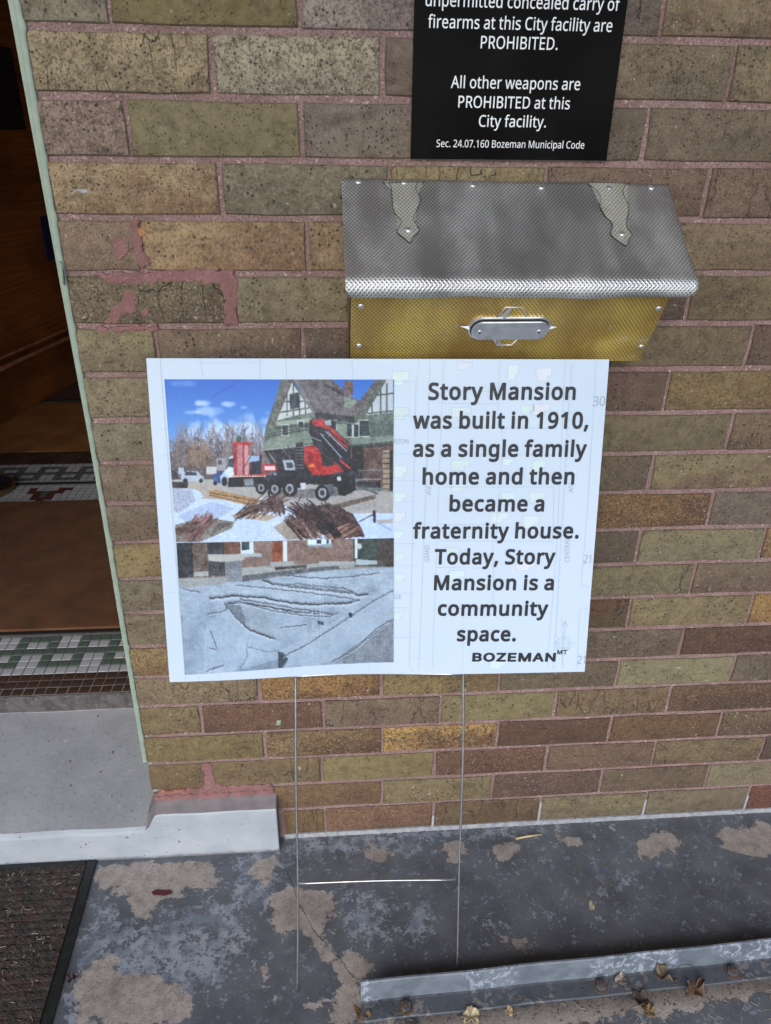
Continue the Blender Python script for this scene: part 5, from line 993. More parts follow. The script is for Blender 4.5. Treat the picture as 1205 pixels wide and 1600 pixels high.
def strap(outline):
    """hinge strap lying on the lid"""
    n = len(outline); out = []
    cx = np.array(outline)
    dense = []
    for i in range(n):
        p0, p1, p2, p3 = [Vector(outline[(i+j-1) % n]) for j in range(4)]
        for q in range(4):
            t_ = q/4
            if i == n-1: pt = p1.lerp(p2, t_)
            else: pt = .5*((2*p1) + (-p0+p2)*t_ + (2*p0-5*p1+4*p2-p3)*t_**2 + (-p0+3*p1-3*p2+p3)*t_**3)
            dense.append((pt.x, max(.0015, pt.y)))
    bm = bmesh.new()
    top = [bm.verts.new((x, 0, s)) for x, s in dense]; f = bm.faces.new(top)
    bmesh.ops.triangulate(bm, faces=[f])
    bmesh.ops.subdivide_edges(bm, edges=bm.edges[:], cuts=2)
    co = [(v.co.x, v.co.z, v.is_boundary) for v in bm.verts]
    for v, (x, s, bd_) in zip(bm.verts, co): v.co = Vector(lid_at(x, s, .0012 if bd_ else .0016))
    uvs = [(x, s) for x, s, _ in co]
    faces = [tuple(v.index for v in f.verts) for f in (bm.verts.index_update() or bm.faces)]
    V = [tuple(v.co) for v in bm.verts]; be = [tuple(v.index for v in e.verts) for e in bm.edges if e.is_boundary]
    b = len(V)
    for (x, s, _) in co: V.append(lid_at(x, s, .0002)); uvs.append((x, s))
    for a, c in be: faces.append((a, c, c+b, a+b))
    bm.free()
    loop = [lid_at(x, s, .0019) for x, s in dense]; Vt, Ft = tube_geo(loop+loop[:2], .00042, 5, False); mesh('strap_edge', Vt, Ft, M['edge_line'], mb, smooth=True)
    nb_ = len(be); fm = [0]*(len(faces)-nb_) + [1]*nb_
    return mesh('hinge_strap', V, faces, [M['strap'], M['recess']], mb, uvs=uvs, fmats=fm)
strap(L_STRAP1); strap(L_STRAP2)
def dome(name, P_, nrm, r, h, mat, parent, slot=False):
    nrm = Vector(nrm).normalized(); a = nrm.cross(Vector((1, 0, .01))).normalized(); b = nrm.cross(a); P_ = Vector(P_)
    V, Fq = [], []; R_ = 5; n = 16
    for i in range(R_):
        an = math.pi/2*i/(R_-1)*.98; rr = r*math.cos(an); hh = h*math.sin(an)
        for k in range(n):
            q = 2*math.pi*k/n; V.append(P_ + (a*math.cos(q)+b*math.sin(q))*rr + nrm*hh)
    for i in range(R_-1):
        for k in range(n): Fq.append((i*n+k, i*n+(k+1) % n, (i+1)*n+(k+1) % n, (i+1)*n+k))
    Fq.append(tuple((R_-1)*n+k for k in range(n)))
    return mesh(name, V, Fq, mat, parent, smooth=True)
for x, s in L_RIV:
    s = max(s, .006); p_ = lid_at(x, s, .0005 if s < .05 else .0016)
    dome('rivet', p_, (0, -.62, .78), .0042, .0022, M['rivet'], mb)
GN = Vector((0, -.856, -.517))
def on_front(x, z, off=0.0): return Vector((x, body_y(z)+dent(x, z), z)) + GN*off
def gz(p): return p[2]
for p_ in G_RIV: dome('rivet', on_front(p_[0], p_[2], .0003), GN, .0040, .0022, M['rivet'], mb)
# emblem and handle plate on the front
pc_ = [np.array(p_) for p_ in G_PLATE]
pcx = float(np.mean([p_[0] for p_ in pc_])); pcz = float(np.mean([p_[2] for p_ in pc_]))
pw = float(abs(pc_[1][0]-pc_[0][0])/2+.001); ph = float(abs(pc_[0][2]-pc_[3][2])/2)
def stadium(hw, hh, n=14):
    out = []; c = hw-hh
    for k in range(n+1): a = -math.pi/2+math.pi*k/n; out.append((c+hh*math.cos(a), hh*math.sin(a)))
    for k in range(n+1): a = math.pi/2+math.pi*k/n; out.append((-c+hh*math.cos(a), hh*math.sin(a)))
    return out
hp = empty('handle', (0, 0, 0)); hp.parent = mb; hp.location = Vector((.58, -.095, 1.03)) - Vector(mb.location)
def slab(name, outline, dx, dz, off0, off1, mat, bevel=.0008):
    V, Fq = [], []; n = len(outline)
    for off, k in ((off0, 1), (off1-bevel, 1), (off1, 1-bevel/ph)):
        for (x, z) in outline: V.append(on_front(pcx+dx+x*k, pcz+dz+z*k, off))
    for j in range(2):
        for k in range(n): Fq.append((j*n+k, j*n+(k+1) % n, (j+1)*n+(k+1) % n, (j+1)*n+k))
    Fq.append(tuple(2*n+k for k in range(n)))
    return mesh(name, V, Fq, mat, hp)
slab('rim', stadium(pw+.0012, ph+.0012), 0, 0, -.001, .0030, M['steel'])
slab('recess', stadium(pw-.0012, ph-.0012), 0, 0, .0028, .0034, M['recess'], .0002)
slab('plate', stadium(pw-.0022, ph-.0020), .0008, -.0012, .0036, .0060, M['steel'])
for p_ in G_SCR: dome('screw', on_front(p_[0], p_[2], .0058), GN, .0032, .0014, M['rivet'], hp)
for p_ in G_SCR:
    bm = bmesh.new(); c0 = on_front(p_[0], p_[2], .0073)
    add_box(bm, -.0018, .0018, -.0003, .0003, -.0004, .0004); add_box(bm, -.0004, .0004, -.0003, .0003, -.0018, .0018)
    me = bpy.data.meshes.new('screw_slot'); bm.to_mesh(me); bm.free(); me.materials.append(M['recess'])
    o = bpy.data.objects.new('screw_slot', me); link(o, hp); o.location = c0 - world_loc(hp); o.rotation_euler = (-.54, .3, 0)
def spike(tip, base, w):
    t_, b_ = on_front(tip[0], tip[2], .0012), on_front(base[0], base[2], .0020); d = (t_-b_).normalized(); s_ = d.cross(GN).normalized()
    mesh('spike', [b_+s_*w-GN*.002, b_-s_*w-GN*.002, b_+GN*.002, t_], [(0, 2, 3), (2, 1, 3), (0, 3, 1)], M['steel'], hp)
top, bot, lft, rgt = G_SPK
spike(top, (.5705, 0, pcz+ph), .0042); spike(bot, (.5665, 0, pcz-ph), .0036); spike(lft, (pcx-pw, 0, pcz), .0026); spike(rgt, (pcx+pw, 0, pcz-.0004), .0026)
for L_ in (G_UP, G_DN): tube('star_outline', [on_front(p_[0], p_[2], .0010) for p_ in L_], .0012, M['steel'], hp, 8)

# ---------------------------------------------------------------- yard sign
BL = Vector(BOARD_LOC); BR = Matrix(BOARD_ROT)
ys = empty('yard_sign', tuple(BL), 'white printed board about the old mansion on wire stakes, front of brick wall', 'yard sign')
def bow(u, v):
    w_ = min(1, max(0, (.2286-v)/.4572))
    return .012*math.exp(-((u+.06)/.13)**2)*w_**3 + .0012*math.sin(u*9)*w_
def bp(u, v, off=0.0):     # off > 0 comes towards the viewer
    return BL + BR @ Vector((u, bow(u, v)-off, v))
V_, F_, U_ = [], [], []; nu, nv = 60, 44
for side, off in ((0, 0.0), (1, -.004)):
    for i in range(nu+1):
        for k in range(nv+1):
            u = -.3048+.6096*i/nu; v = -.2286+.4572*k/nv; V_.append(bp(u, v, off)); U_.append((u, v))
q_ = (nu+1)*(nv+1); id_ = lambda s, i, k: s*q_+i*(nv+1)+k
for i in range(nu):
    for k in range(nv):
        F_.append((id_(0,i,k), id_(0,i+1,k), id_(0,i+1,k+1), id_(0,i,k+1))); F_.append((id_(1,i,k), id_(1,i,k+1), id_(1,i+1,k+1), id_(1,i+1,k)))
for i in range(nu):
    F_.append((id_(0,i,0), id_(1,i,0), id_(1,i+1,0), id_(0,i+1,0))); F_.append((id_(0,i,nv), id_(0,i+1,nv), id_(1,i+1,nv), id_(1,i,nv)))
for k in range(nv):
    F_.append((id_(0,0,k), id_(0,0,k+1), id_(1,0,k+1), id_(1,0,k))); F_.append((id_(0,nu,k), id_(1,nu,k), id_(1,nu,k+1), id_(0,nu,k+1)))
mesh('board', V_, F_, M['board'], ys, uvs=U_)
capH = {10: .0142, 11: .0070}
for i, (b_, x0, z0, x1, z1) in enumerate(BOARD_TXT):
    bold = 29 if i < 10 else (34 if i == 10 else 22)
    line_of_text('lettering', b_, x0, z0, x1, z1, capH.get(i, .0232), lambda u, v, w: bp(u, v, .0009+w), M['ink'], ys, bold, FONT_G if i > 9 else FONT_H)
for (b_, x0, z0, x1, z1) in FAINT_TXT:
    line_of_text('map_lettering', b_, x0, z0, x1, z1, .0126 if b_ in ('30', '21') else .0062, lambda u, v, w: bp(u, v, .0007), M['map_text'], ys, -6)
for (b_, x0, z0, x1, z1) in FAINT_V:
    line_of_text('map_lettering', b_, x0, z0, x1, z1, .0068, lambda u, v, w: bp(u, v, .0007), M['map_text'], ys, -6)
V_, F_ = [], []
def map_line(pts, w=.0004):
    for a, b in zip(pts[:-1], pts[1:]):
        a, b = Vector(a), Vector(b); d = (b-a); L = d.length
        if L < 1e-5: continue
        d.normalize(); nrm = Vector((-d.y, d.x))*w; m_ = max(1, int(L/.02))
        for q in range(m_):
            p0 = a.lerp(b, q/m_); p1 = a.lerp(b, (q+1)/m_); k = len(V_)
            for pt in (p0-nrm, p1-nrm, p1+nrm, p0+nrm): V_.append(bp(pt.x, pt.y, .0005))
            F_.append((k, k+1, k+2, k+3))
for l_ in MAP_LINES: map_line(l_)
for pts, c in MAP_HOUSES:
    map_line(pts, .00028)
cxu, cxv = COMPASS
for R_ in (.011, .0075): map_line([(cxu+R_*math.cos(a*math.pi/12), cxv+R_*math.sin(a*math.pi/12)) for a in range(25)], .0005)
map_line([(cxu, cxv-.03), (cxu, cxv+.036)], .0005); map_line([(cxu-.018, cxv), (cxu+.018, cxv)], .0004)
map_line([(cxu-.004, cxv+.026), (cxu, cxv+.036), (cxu+.004, cxv+.026)], .0006)
for a in range(8): map_line([(cxu+.011*math.cos(a*math.pi/4), cxv+.011*math.sin(a*math.pi/4)), (cxu+.014*math.cos(a*math.pi/4), cxv+.014*math.sin(a*math.pi/4))], .0005)
dv = .222
while dv > -.22:
    map_line([(.0560+.007*(dv+.22)/.44, dv), (.0560+.007*(dv+.22)/.44, dv-.004)], .00035); map_line([(.258-.004*(dv+.22)/.44, dv), (.258, dv-.004)], .00035); dv -= .0105
mo_ = mesh('map_lines', V_, F_, M['map_ink'], ys); mo_['kind'] = 'stuff'
for c, mt in ((0, 'map_yellow'), (1, 'map_rose')):
    V2, F2 = [], []
    for pts, cc in MAP_HOUSES:
        if cc != c: continue
        k = len(V2)
        for u, v in pts[:-1]: V2.append(bp(u, v, .0003))
        F2.append(tuple(range(k, k+len(pts)-1)))
    o = mesh('map_houses', V2, F2, M[mt], ys); o['kind'] = 'stuff'

# ---- the two printed photographs: one colour per vertex of a fine grid
def lin(c):
    c = np.asarray(c, float)/255; return np.where(c <= .04045, c/12.92, ((c+.055)/1.055)**2.4)
class Paint:
    def __init__(s, w, h, k): s.w, s.h, s.k = int(w/k), int(h/k), k; s.a = np.zeros((s.h, s.w, 3)); s.yy, s.xx = np.mgrid[0:s.h, 0:s.w]; s.X = (s.xx+.5)*k; s.Y = (s.yy+.5)*k
    def poly(s, pts, c, noise=0.0, alpha=1.0):
        xs = [p[0] for p in pts]; ys_ = [p[1] for p in pts]; k = s.k
        x0, x1 = max(0, int(min(xs)/k)-1), min(s.w, int(max(xs)/k)+2); y0, y1 = max(0, int(min(ys_)/k)-1), min(s.h, int(max(ys_)/k)+2)
        if x1 <= x0 or y1 <= y0: return
        m = inside(s.X[y0:y1, x0:x1], s.Y[y0:y1, x0:x1], pts)
        s.put(m, (y0, y1, x0, x1), c, noise, alpha)
    def put(s, m, b, c, noise, alpha):
        y0, y1, x0, x1 = b; sub = s.a[y0:y1, x0:x1]; cc = np.ones(sub.shape)*np.array(c, float)
        if noise: cc = cc + rng.randn(*sub.shape[:2])[..., None]*noise
        sub[m] = sub[m]*(1-alpha)+cc[m]*alpha
    def line(s, pts, w, c, noise=0.0, alpha=1.0):
        for (ax, ay), (bx, by) in zip(pts[:-1], pts[1:]):
            k = s.k; x0, x1 = max(0, int((min(ax, bx)-w)/k)-1), min(s.w, int((max(ax, bx)+w)/k)+2); y0, y1 = max(0, int((min(ay, by)-w)/k)-1), min(s.h, int((max(ay, by)+w)/k)+2)
            if x1 <= x0 or y1 <= y0: continue
            Xs, Ys = s.X[y0:y1, x0:x1], s.Y[y0:y1, x0:x1]; dx, dy = bx-ax, by-ay; L = dx*dx+dy*dy+1e-9
            t_ = np.clip(((Xs-ax)*dx+(Ys-ay)*dy)/L, 0, 1); d = np.hypot(Xs-ax-t_*dx, Ys-ay-t_*dy)
            s.put(d <= w/2+k*.25, (y0, y1, x0, x1), c, noise, alpha)
    def disc(s, cx, cy, rx, ry, c, noise=0.0, alpha=1.0): s.poly([(cx+rx*math.cos(a*math.pi/12), cy+ry*math.sin(a*math.pi/12)) for a in range(24)], c, noise, alpha)
def vnoise(w, h, sc):
    a = rng.rand(int(h/sc)+3, int(w/sc)+3); y, x = np.mgrid[0:h, 0:w]/sc; xi, yi = x.astype(int), y.astype(int); fx, fy = x-xi, y-yi
    fx, fy = fx*fx*(3-2*fx), fy*fy*(3-2*fy)
    return (a[yi, xi]*(1-fx)+a[yi, xi+1]*fx)*(1-fy)+(a[yi+1, xi]*(1-fx)+a[yi+1, xi+1]*fx)*fy
# picture A: crane truck in front of the house, winter
A = Paint(1205, 904, 2.4); R0 = random.Random(3)
t_ = np.clip((A.Y-128)/300, 0, 1)[..., None]; A.a[:] = np.array((34, 98, 196))*(1-t_)+np.array((100, 152, 214))*t_
cl = vnoise(A.w, A.h, 22)*.6+vnoise(A.w, A.h, 9)*.4
def cloud(cx, cy, rx, ry, st, c=(205, 218, 238)):
    d = 1-((A.X-cx)/rx)**2-((A.Y-cy)/ry)**2; m = np.clip(d*1.2+(cl-.5)*1.6, 0, 1)*st; A.a[:] = A.a*(1-m[..., None])+np.array(c)*m[..., None]
cloud(470, 420, 330, 128, .9, (184, 204, 234)); cloud(300, 400, 190, 80, .6, (168, 194, 232)); cloud(270, 240, 52, 17, .7); cloud(385, 245, 46, 17, .6); cloud(300, 280, 70, 26, .55); cloud(160, 150, 80, 20, .3); cloud(215, 285, 40, 10, .4); cloud(455, 262, 18, 8, .35)
A.line([(300, 215), (450, 132)], 2, (20, 60, 150), alpha=.6)
for _ in range(260):     # bare trees
    x = R0.uniform(100, 600); y = 590; x_ = x; hgt = R0.uniform(120, 240) if R0.random() < .5 else R0.uniform(60, 150); c = R0.choice([(112, 96, 92), (92, 80, 80), (134, 110, 96), (120, 112, 116)])
    pts = [(x, y)]; yy = y
    while yy > y-hgt: yy -= 22; x_ += R0.uniform(-9, 9); pts.append((x_, yy))
    A.line(pts, 2.2, c, 12, .6)
    for p_ in pts[2:]:
        for _k in range(2): A.line([p_, (p_[0]+R0.uniform(-22, 22), p_[1]-R0.uniform(10, 34))], 1.6, c, 8, .5)
A.poly([(105, 520), (160, 470), (250, 450), (330, 490), (420, 500), (560, 510), (600, 560), (600, 610), (105, 610)], (116, 98, 90), 22, .55)
for _ in range(900):
    cx, cy, rx, ry, c = R0.choice(((245, 480, 58, 64, (150, 114, 84)), (245, 500, 60, 50, (128, 96, 72)), (160, 490, 48, 70, (116, 98, 92)), (320, 470, 40, 70, (108, 94, 90))))
    a_, q = R0.uniform(0, 6.28), R0.random()**.5; x, y = cx+rx*q*math.cos(a_), cy+ry*q*math.sin(a_); k = R0.uniform(.6, 1.25)
    A.line([(x, y), (x+R0.uniform(-8, 8), y-R0.uniform(2, 12))], 2.6, tuple(z*k for z in c), 6, .6); A.disc(434, 412, 12, 18, (70, 84, 60), 10)
A.poly([(110, 540), (600, 545), (600, 600), (110, 600)], (86, 70, 62), 24, .6)
for x0, x1, y0, y1, c in ((280, 330, 540, 575, (190, 188, 184)), (330, 372, 500, 560, (150, 146, 150)), (150, 175, 545, 575, (170, 180, 190)), (335, 352, 512, 530, (90, 80, 84))): A.poly([(x0, y0), (x1, y0), (x1, y1), (x0, y1)], c, 10)
A.poly([(100, 600), (1170, 600), (1170, 780), (100, 780)], (166, 160, 154), 9)      # road
A.poly([(100, 640), (220, 645), (300, 680), (560, 690), (700, 740), (900, 760), (1170, 760), (1170, 900), (100, 900)], (182, 198, 222), 14)      # snow
A.poly([(120, 640), (210, 650), (230, 700), (150, 760), (120, 740)], (160, 168, 186), 20)
A.poly([(150, 770), (300, 705), (420, 735), (330, 790), (180, 800)], (160, 176, 206), 10)
A.poly([(600, 640), (1170, 640), (1170, 760), (960, 745), (700, 700)], (158, 152, 146), 9)
A.poly([(850, 725), (960, 700), (1075, 672), (1080, 690), (990, 715), (900, 742)], (112, 96, 84), 8)
A.poly([(200, 615), (300, 625), (480, 690), (430, 700), (270, 690), (250, 650), (200, 640)], (172, 160, 146), 10)
# house
A.poly([(560, 345), (600, 310), (700, 270), (1170, 270), (1170, 660), (940, 650), (620, 600), (548, 460)], (104, 112, 98), 8)
A.poly([(640, 128), (870, 128), (960, 210), (1000, 230), (1080, 128), (1170, 128), (1030, 310), (985, 300), (780, 290), (700, 140), (610, 350), (562, 345)], (104, 94, 92), 12)
for _ in range(60):
    x = R0.uniform(700, 960); y = R0.uniform(140, 290); A.line([(x, y), (x+R0.uniform(10, 34), y+3)], 2, R0.choice([(92, 84, 82), (134, 126, 120)]), 0, .7)
A.poly([(608, 325), (682, 140), (780, 285), (700, 300)], (186, 190, 186), 6)        # gable
A.poly([(1030, 298), (1130, 130), (1160, 130), (1160, 285)], (176, 184, 190), 6)
for l_ in ([(682, 138), (606, 328)], [(682, 138), (784, 285)], [(640, 235), (760, 232)], [(625, 285), (775, 262)], [(660, 190), (660, 300)], [(690, 150), (690, 300)], [(716, 190), (718, 295)], [(745, 225), (747, 290)], [(1100, 180), (1100, 290)], [(1130, 150), (1130, 285)], [(1060, 250), (1060, 290)], [(1040, 290), (1160, 278)], [(1080, 205), (1160, 195)]):
    A.line(l_, 6, (84, 92, 78))
A.line([(640, 130), (585, 330)], 16, (96, 104, 84)); A.line([(700, 132), (790, 290)], 12, (120, 118, 110)); A.line([(1110, 128), (1010, 310)], 18, (88, 98, 80))
A.poly([(672, 200), (712, 190), (720, 262), (674, 272)], (58, 64, 74), 8)
A.poly([(930, 135), (968, 138), (970, 202), (934, 200)], (120, 82, 66), 8); A.poly([(840, 150), (930, 195), (930, 212), (836, 160)], (58, 56, 58), 5)
A.poly([(930, 210), (990, 232), (958, 268), (930, 258)], (130, 142, 122), 6)
A.poly([(790, 282), (980, 305), (975, 330), (792, 310)], (52, 58, 56), 6); A.poly([(610, 330), (770, 310), (770, 330), (608, 350)], (150, 160, 140), 5)
A.poly([(600, 352), (770, 335), (770, 400), (600, 410)], (112, 120, 104), 6); A.poly([(548, 440), (575, 410), (770, 370), (780, 430), (560, 462)], (128, 138, 120), 6)
for x0, y0, w_, h_ in ((638, 345, 26, 46), (712, 328, 24, 28), (865, 325, 26, 70), (930, 338, 34, 60), (1002, 325, 46, 70), (1088, 310, 26, 30), (975, 340, 22, 60)):
    A.poly([(x0-5, y0-5), (x0+w_+5, y0-5), (x0+w_+5, y0+h_+5), (x0-5, y0+h_+5)], (188, 198, 190)); A.poly([(x0, y0), (x0+w_, y0), (x0+w_, y0+h_), (x0, y0+h_)], (46, 54, 62), 8)
A.poly([(960, 410), (1160, 388), (1160, 430), (965, 445)], (126, 138, 122), 6); A.poly([(1040, 300), (1160, 290), (1160, 392), (1050, 402)], (98, 106, 96), 8); A.poly([(890, 325), (940, 328), (944, 410), (905, 400)], (132, 142, 124), 5)
A.line([(560, 400), (760, 365)], 3, (60, 64, 66)); A.line([(562, 388), (760, 352)], 3, (60, 64, 66))
A.poly([(548, 460), (780, 430), (960, 440), (960, 600), (780, 600), (620, 590)], (48, 46, 50), 14)
for _ in range(30): x_ = R0.uniform(580, 760); y_ = R0.uniform(465, 580); A.line([(x_, y_), (x_+R0.uniform(-20, 20), y_+R0.uniform(-30, 30))], 2.4, R0.choice([(84, 84, 88), (28, 28, 32), (104, 100, 98)]), 4, .6)
A.line([(550, 462), (780, 436)], 5, (160, 158, 150))
A.poly([(965, 450), (1160, 430), (1160, 650), (990, 600)], (104, 76, 64), 10); A.poly([(1020, 450), (1108, 440), (1108, 590), (1020, 600)], (92, 66, 58), 8); A.poly([(966, 450), (1020, 445), (1020, 600), (966, 590)], (44, 38, 38), 8)
A.line([(575, 475), (605, 520)], 5, (120, 120, 116)); A.line([(640, 460), (700, 530)], 3, (150, 150, 150), alpha=.5)
for x in range(1000, 1100, 16): A.line([(x, 555), (x, 640)], 3, (70, 66, 70))
A.line([(995, 560), (1110, 555)], 4, (120, 116, 116)); A.line([(1000, 600), (1100, 600)], 4, (150, 146, 146)); A.poly([(990, 610), (1100, 612), (1100, 640), (990, 636)], (48, 44, 48), 8)
A.poly([(1108, 465), (1150, 462), (1150, 655), (1112, 655)], (150, 132, 108), 12)
for y in range(478, 650, 24): A.line([(1112, y), (1150, y)], 3, (70, 58, 50))
A.poly([(1142, 465), (1158, 465), (1158, 655), (1142, 655)], (50, 42, 44), 6)
for _ in range(420):     # shingles, siding and brick courses
    x = R0.uniform(690, 1000); y = R0.uniform(140, 300)
    if y < 140+(x-690)*.1 or y > 300: continue
    if (x-690)*.42+150 < y or x > 960: continue
    A.line([(x, y), (x+R0.uniform(6, 16), y+2)], 1.8, R0.choice([(80, 72, 72), (136, 128, 122), (96, 88, 86)]), 0, .6)
for y in range(334, 460, 7): A.line([(604, y+6), (1165, y-22)], 1.4, (88, 98, 80), 0, .35)
for y in range(450, 600, 7): A.line([(1022, y), (1106, y-6)], 1.4, (134, 104, 90), 0, .4)
A.poly([(600, 352), (770, 335), (780, 310), (980, 330), (980, 345), (790, 330), (770, 350), (600, 366)], (44, 48, 46), 6, .5)
A.poly([(960, 440), (1160, 420), (1160, 440), (965, 460)], (40, 44, 42), 6, .6)
# parked pickups
A.poly([(160, 575), (190, 560), (240, 562), (255, 580), (268, 590), (266, 610), (160, 610)], (168, 178, 190), 6); A.poly([(182, 564), (232, 566), (236, 580), (180, 580)], (50, 56, 66)); A.disc(182, 606, 11, 11, (30, 30, 34)); A.disc(255, 606, 9, 10, (30, 30, 34))
A.poly([(120, 612), (195, 612), (192, 640), (122, 640)], (44, 40, 42), 8); A.poly([(118, 555), (140, 552), (150, 600), (120, 602)], (56, 52, 58), 10)
A.poly([(314, 575), (360, 560), (375, 575), (370, 615), (316, 618)], (66, 92, 142), 8); A.disc(322, 618, 10, 10, (24, 24, 30))
# crane truck: cab, bed, wheels
A.poly([(346, 585), (385, 540), (386, 500), (402, 488), (410, 492), (412, 600), (350, 615)], (196, 208, 222), 6); A.poly([(384, 505), (412, 498), (412, 545), (384, 540)], (44, 56, 74), 6)
A.disc(366, 598, 20, 26, (168, 184, 202), 4); A.disc(366, 610, 14, 22, (26, 26, 30))
A.poly([(404, 430), (412, 424), (490, 424), (490, 440), (482, 440), (484, 580), (410, 585)], (160, 52, 56), 10); A.poly([(424, 436), (450, 436), (452, 580), (426, 582)], (186, 116, 116), 10); A.poly([(458, 440), (478, 440), (480, 580), (462, 580)], (200, 140, 136), 8)
A.line([(408, 430), (490, 430)], 9, (204, 40, 44)); A.poly([(484, 495), (540, 485), (540, 575), (486, 578)], (44, 42, 56), 6); A.poly([(478, 488), (530, 490), (530, 512), (480, 520)], (150, 170, 200), 8)
A.line([(450, 560), (500, 470)], 2, (60, 40, 44)); A.line([(522, 450), (522, 480)], 3, (160, 160, 160))
A.poly([(542, 528), (600, 526), (618, 548), (612, 562), (544, 568)], (176, 42, 46), 6); A.poly([(555, 538), (606, 538), (606, 556), (555, 558)], (214, 190, 190), 8)
A.poly([(385, 592), (600, 580), (760, 585), (980, 574), (984, 625), (900, 640), (860, 625), (760, 622), (720, 640), (560, 640), (500, 634), (380, 636)], (36, 34, 40), 10)
A.poly([(600, 650), (990, 640), (960, 672), (760, 690), (600, 680)], (92, 86, 84), 8, .6)
A.line([(410, 586), (560, 578)], 7, (196, 70, 60)); 
for x in range(412, 556, 14): A.line([(x, 586), (x+5, 586)], 5, (220, 210, 204))
A.poly([(640, 510), (690, 510), (700, 556), (650, 558)], (160, 168, 176), 10); A.poly([(655, 520), (684, 520), (690, 545), (660, 548)], (60, 64, 70))
A.poly([(700, 430), (735, 425), (740, 560), (705, 560)], (40, 38, 42), 8)
for y in range(435, 560, 14): A.line([(702, y), (738, y)], 2.4, (110, 108, 110))
for cx, cy, r_ in ((540, 640, 31), (604, 645, 34), (674, 644, 39), (828, 664, 40)):
    A.disc(cx, cy, r_*.9, r_, (34, 32, 34), 6); A.disc(cx-2, cy, r_*.5, r_*.6, (150, 152, 158), 6); A.disc(cx-2, cy, r_*.28, r_*.34, (60, 60, 64))
A.poly([(826, 628), (878, 620), (886, 668), (862, 680), (850, 640)], (96, 98, 104), 6); A.poly([(900, 640), (980, 620), (984, 650), (930, 680), (900, 670)], (24, 22, 26), 6)
A.poly([(455, 598), (500, 596), (502, 628), (460, 630)], (130, 132, 136), 5); A.line([(572, 590), (576, 680)], 10, (50, 48, 56)); A.poly([(722, 618), (748, 616), (750, 646), (726, 648)], (190, 192, 196), 8)
A.poly([(740, 446), (790, 440), (815, 470), (830, 540), (900, 530), (925, 560), (920, 575), (780, 580), (742, 520)], (182, 38, 38), 14)
for _ in range(26): x_ = R0.uniform(745, 920); y_ = R0.uniform(450, 575); A.line([(x_, y_), (x_+R0.uniform(-12, 12), y_+R0.uniform(-14, 14))], 3, R0.choice([(110, 22, 24), (60, 26, 30), (214, 70, 66)]), 4, .6)
A.poly([(752, 470), (775, 468), (782, 520), (758, 522)], (150, 24, 26), 6); A.disc(776, 536, 16, 7, (220, 120, 50))
A.poly([(766, 320), (800, 330), (860, 345), (950, 425), (948, 460), (975, 540), (960, 570), (930, 545), (860, 500), (790, 440), (764, 380)], (40, 40, 48), 10)
A.poly([(774, 322), (826, 314), (840, 330), (905, 388), (948, 428), (946, 462), (900, 420), (830, 355), (780, 348)], (178, 46, 48), 12)
for _ in range(40): x_ = R0.uniform(775, 950); y_ = 320+(x_-775)*.62+R0.uniform(-8, 40); A.line([(x_, y_), (x_+R0.uniform(-6, 16), y_+R0.uniform(2, 14))], 3, R0.choice([(40, 36, 44), (120, 30, 34), (150, 150, 160), (30, 30, 36)]), 4, .7)
for k in range(5): A.line([(806+k*12, 392-k*6), (900+k*14, 510-k*14)], 4, (150, 160, 176) if k % 2 else (26, 26, 32))
A.poly([(836, 325), (866, 320), (868, 345), (842, 346)], (150, 158, 160), 10); A.line([(770, 400), (820, 420)], 6, (120, 124, 130)); A.line([(912, 512), (955, 548)], 8, (200, 44, 44))
A.poly([(880, 568), (985, 560), (990, 575), (885, 585)], (60, 60, 66), 6); A.poly([(895, 588), (912, 586), (914, 606), (897, 607)], (190, 190, 190))
A.line([(990, 630), (1085, 668)], 8, (74, 74, 80), 8)
# timber and rebar stacks on pallets
A.poly([(288, 655), (330, 650), (520, 690), (560, 700), (470, 722), (300, 680)], (170, 132, 88), 12); A.line([(300, 664), (540, 706)], 3, (104, 76, 50)); A.line([(296, 674), (490, 716)], 3, (112, 80, 52)); A.line([(256, 690), (290, 682)], 4, (180, 150, 110))
def bundle(cx, cy, L, n, spread, ang, base=(84, 60, 54)):
    for _ in range(n):
        a = ang+R0.uniform(-.22, .22); x = cx+R0.uniform(-spread, spread); y = cy+R0.uniform(-spread*.33, spread*.33); l = L*R0.uniform(.5, 1); k = R0.uniform(.6, 1.5)
        A.line([(x-l*math.cos(a), y-l*math.sin(a)), (x+l*math.cos(a), y+l*math.sin(a))], 3, tuple(q*k for q in base), 6)
A.poly([(390, 770), (470, 745), (600, 770), (650, 760), (560, 798)], (176, 158, 130), 14); bundle(560, 726, 75, 55, 60, 2.62); bundle(610, 722, 45, 40, 34, 1.3); bundle(480, 750, 60, 20, 40, 2.5)
for k in range(5): A.line([(690+k*2, 745), (730, 668)], 2, (90, 70, 62), alpha=.5)
A.poly([(594, 825), (690, 775), (850, 850), (800, 880), (660, 885)], (156, 142, 126), 14); A.poly([(700, 740), (860, 715), (1030, 790), (1035, 870), (870, 880), (700, 800)], (72, 52, 48), 16)
bundle(800, 780, 110, 110, 60, .58, (60, 44, 42)); bundle(930, 790, 100, 110, 50, .62, (72, 52, 48)); bundle(730, 830, 70, 50, 50, .8); bundle(940, 850, 60, 40, 60, -.5, (120, 88, 74)); bundle(880, 845, 40, 20, 20, .9, (30, 26, 30))
A.poly([(135, 815), (260, 775), (415, 800), (400, 830), (250, 895), (135, 895)], (128, 118, 106), 16); bundle(250, 825, 80, 60, 45, 2.2, (110, 76, 72)); bundle(180, 830, 60, 30, 40, -.4)
for k in range(5): A.line([(300+k*20, 862-k*12), (345+k*14, 806)], 4, (90, 80, 74))
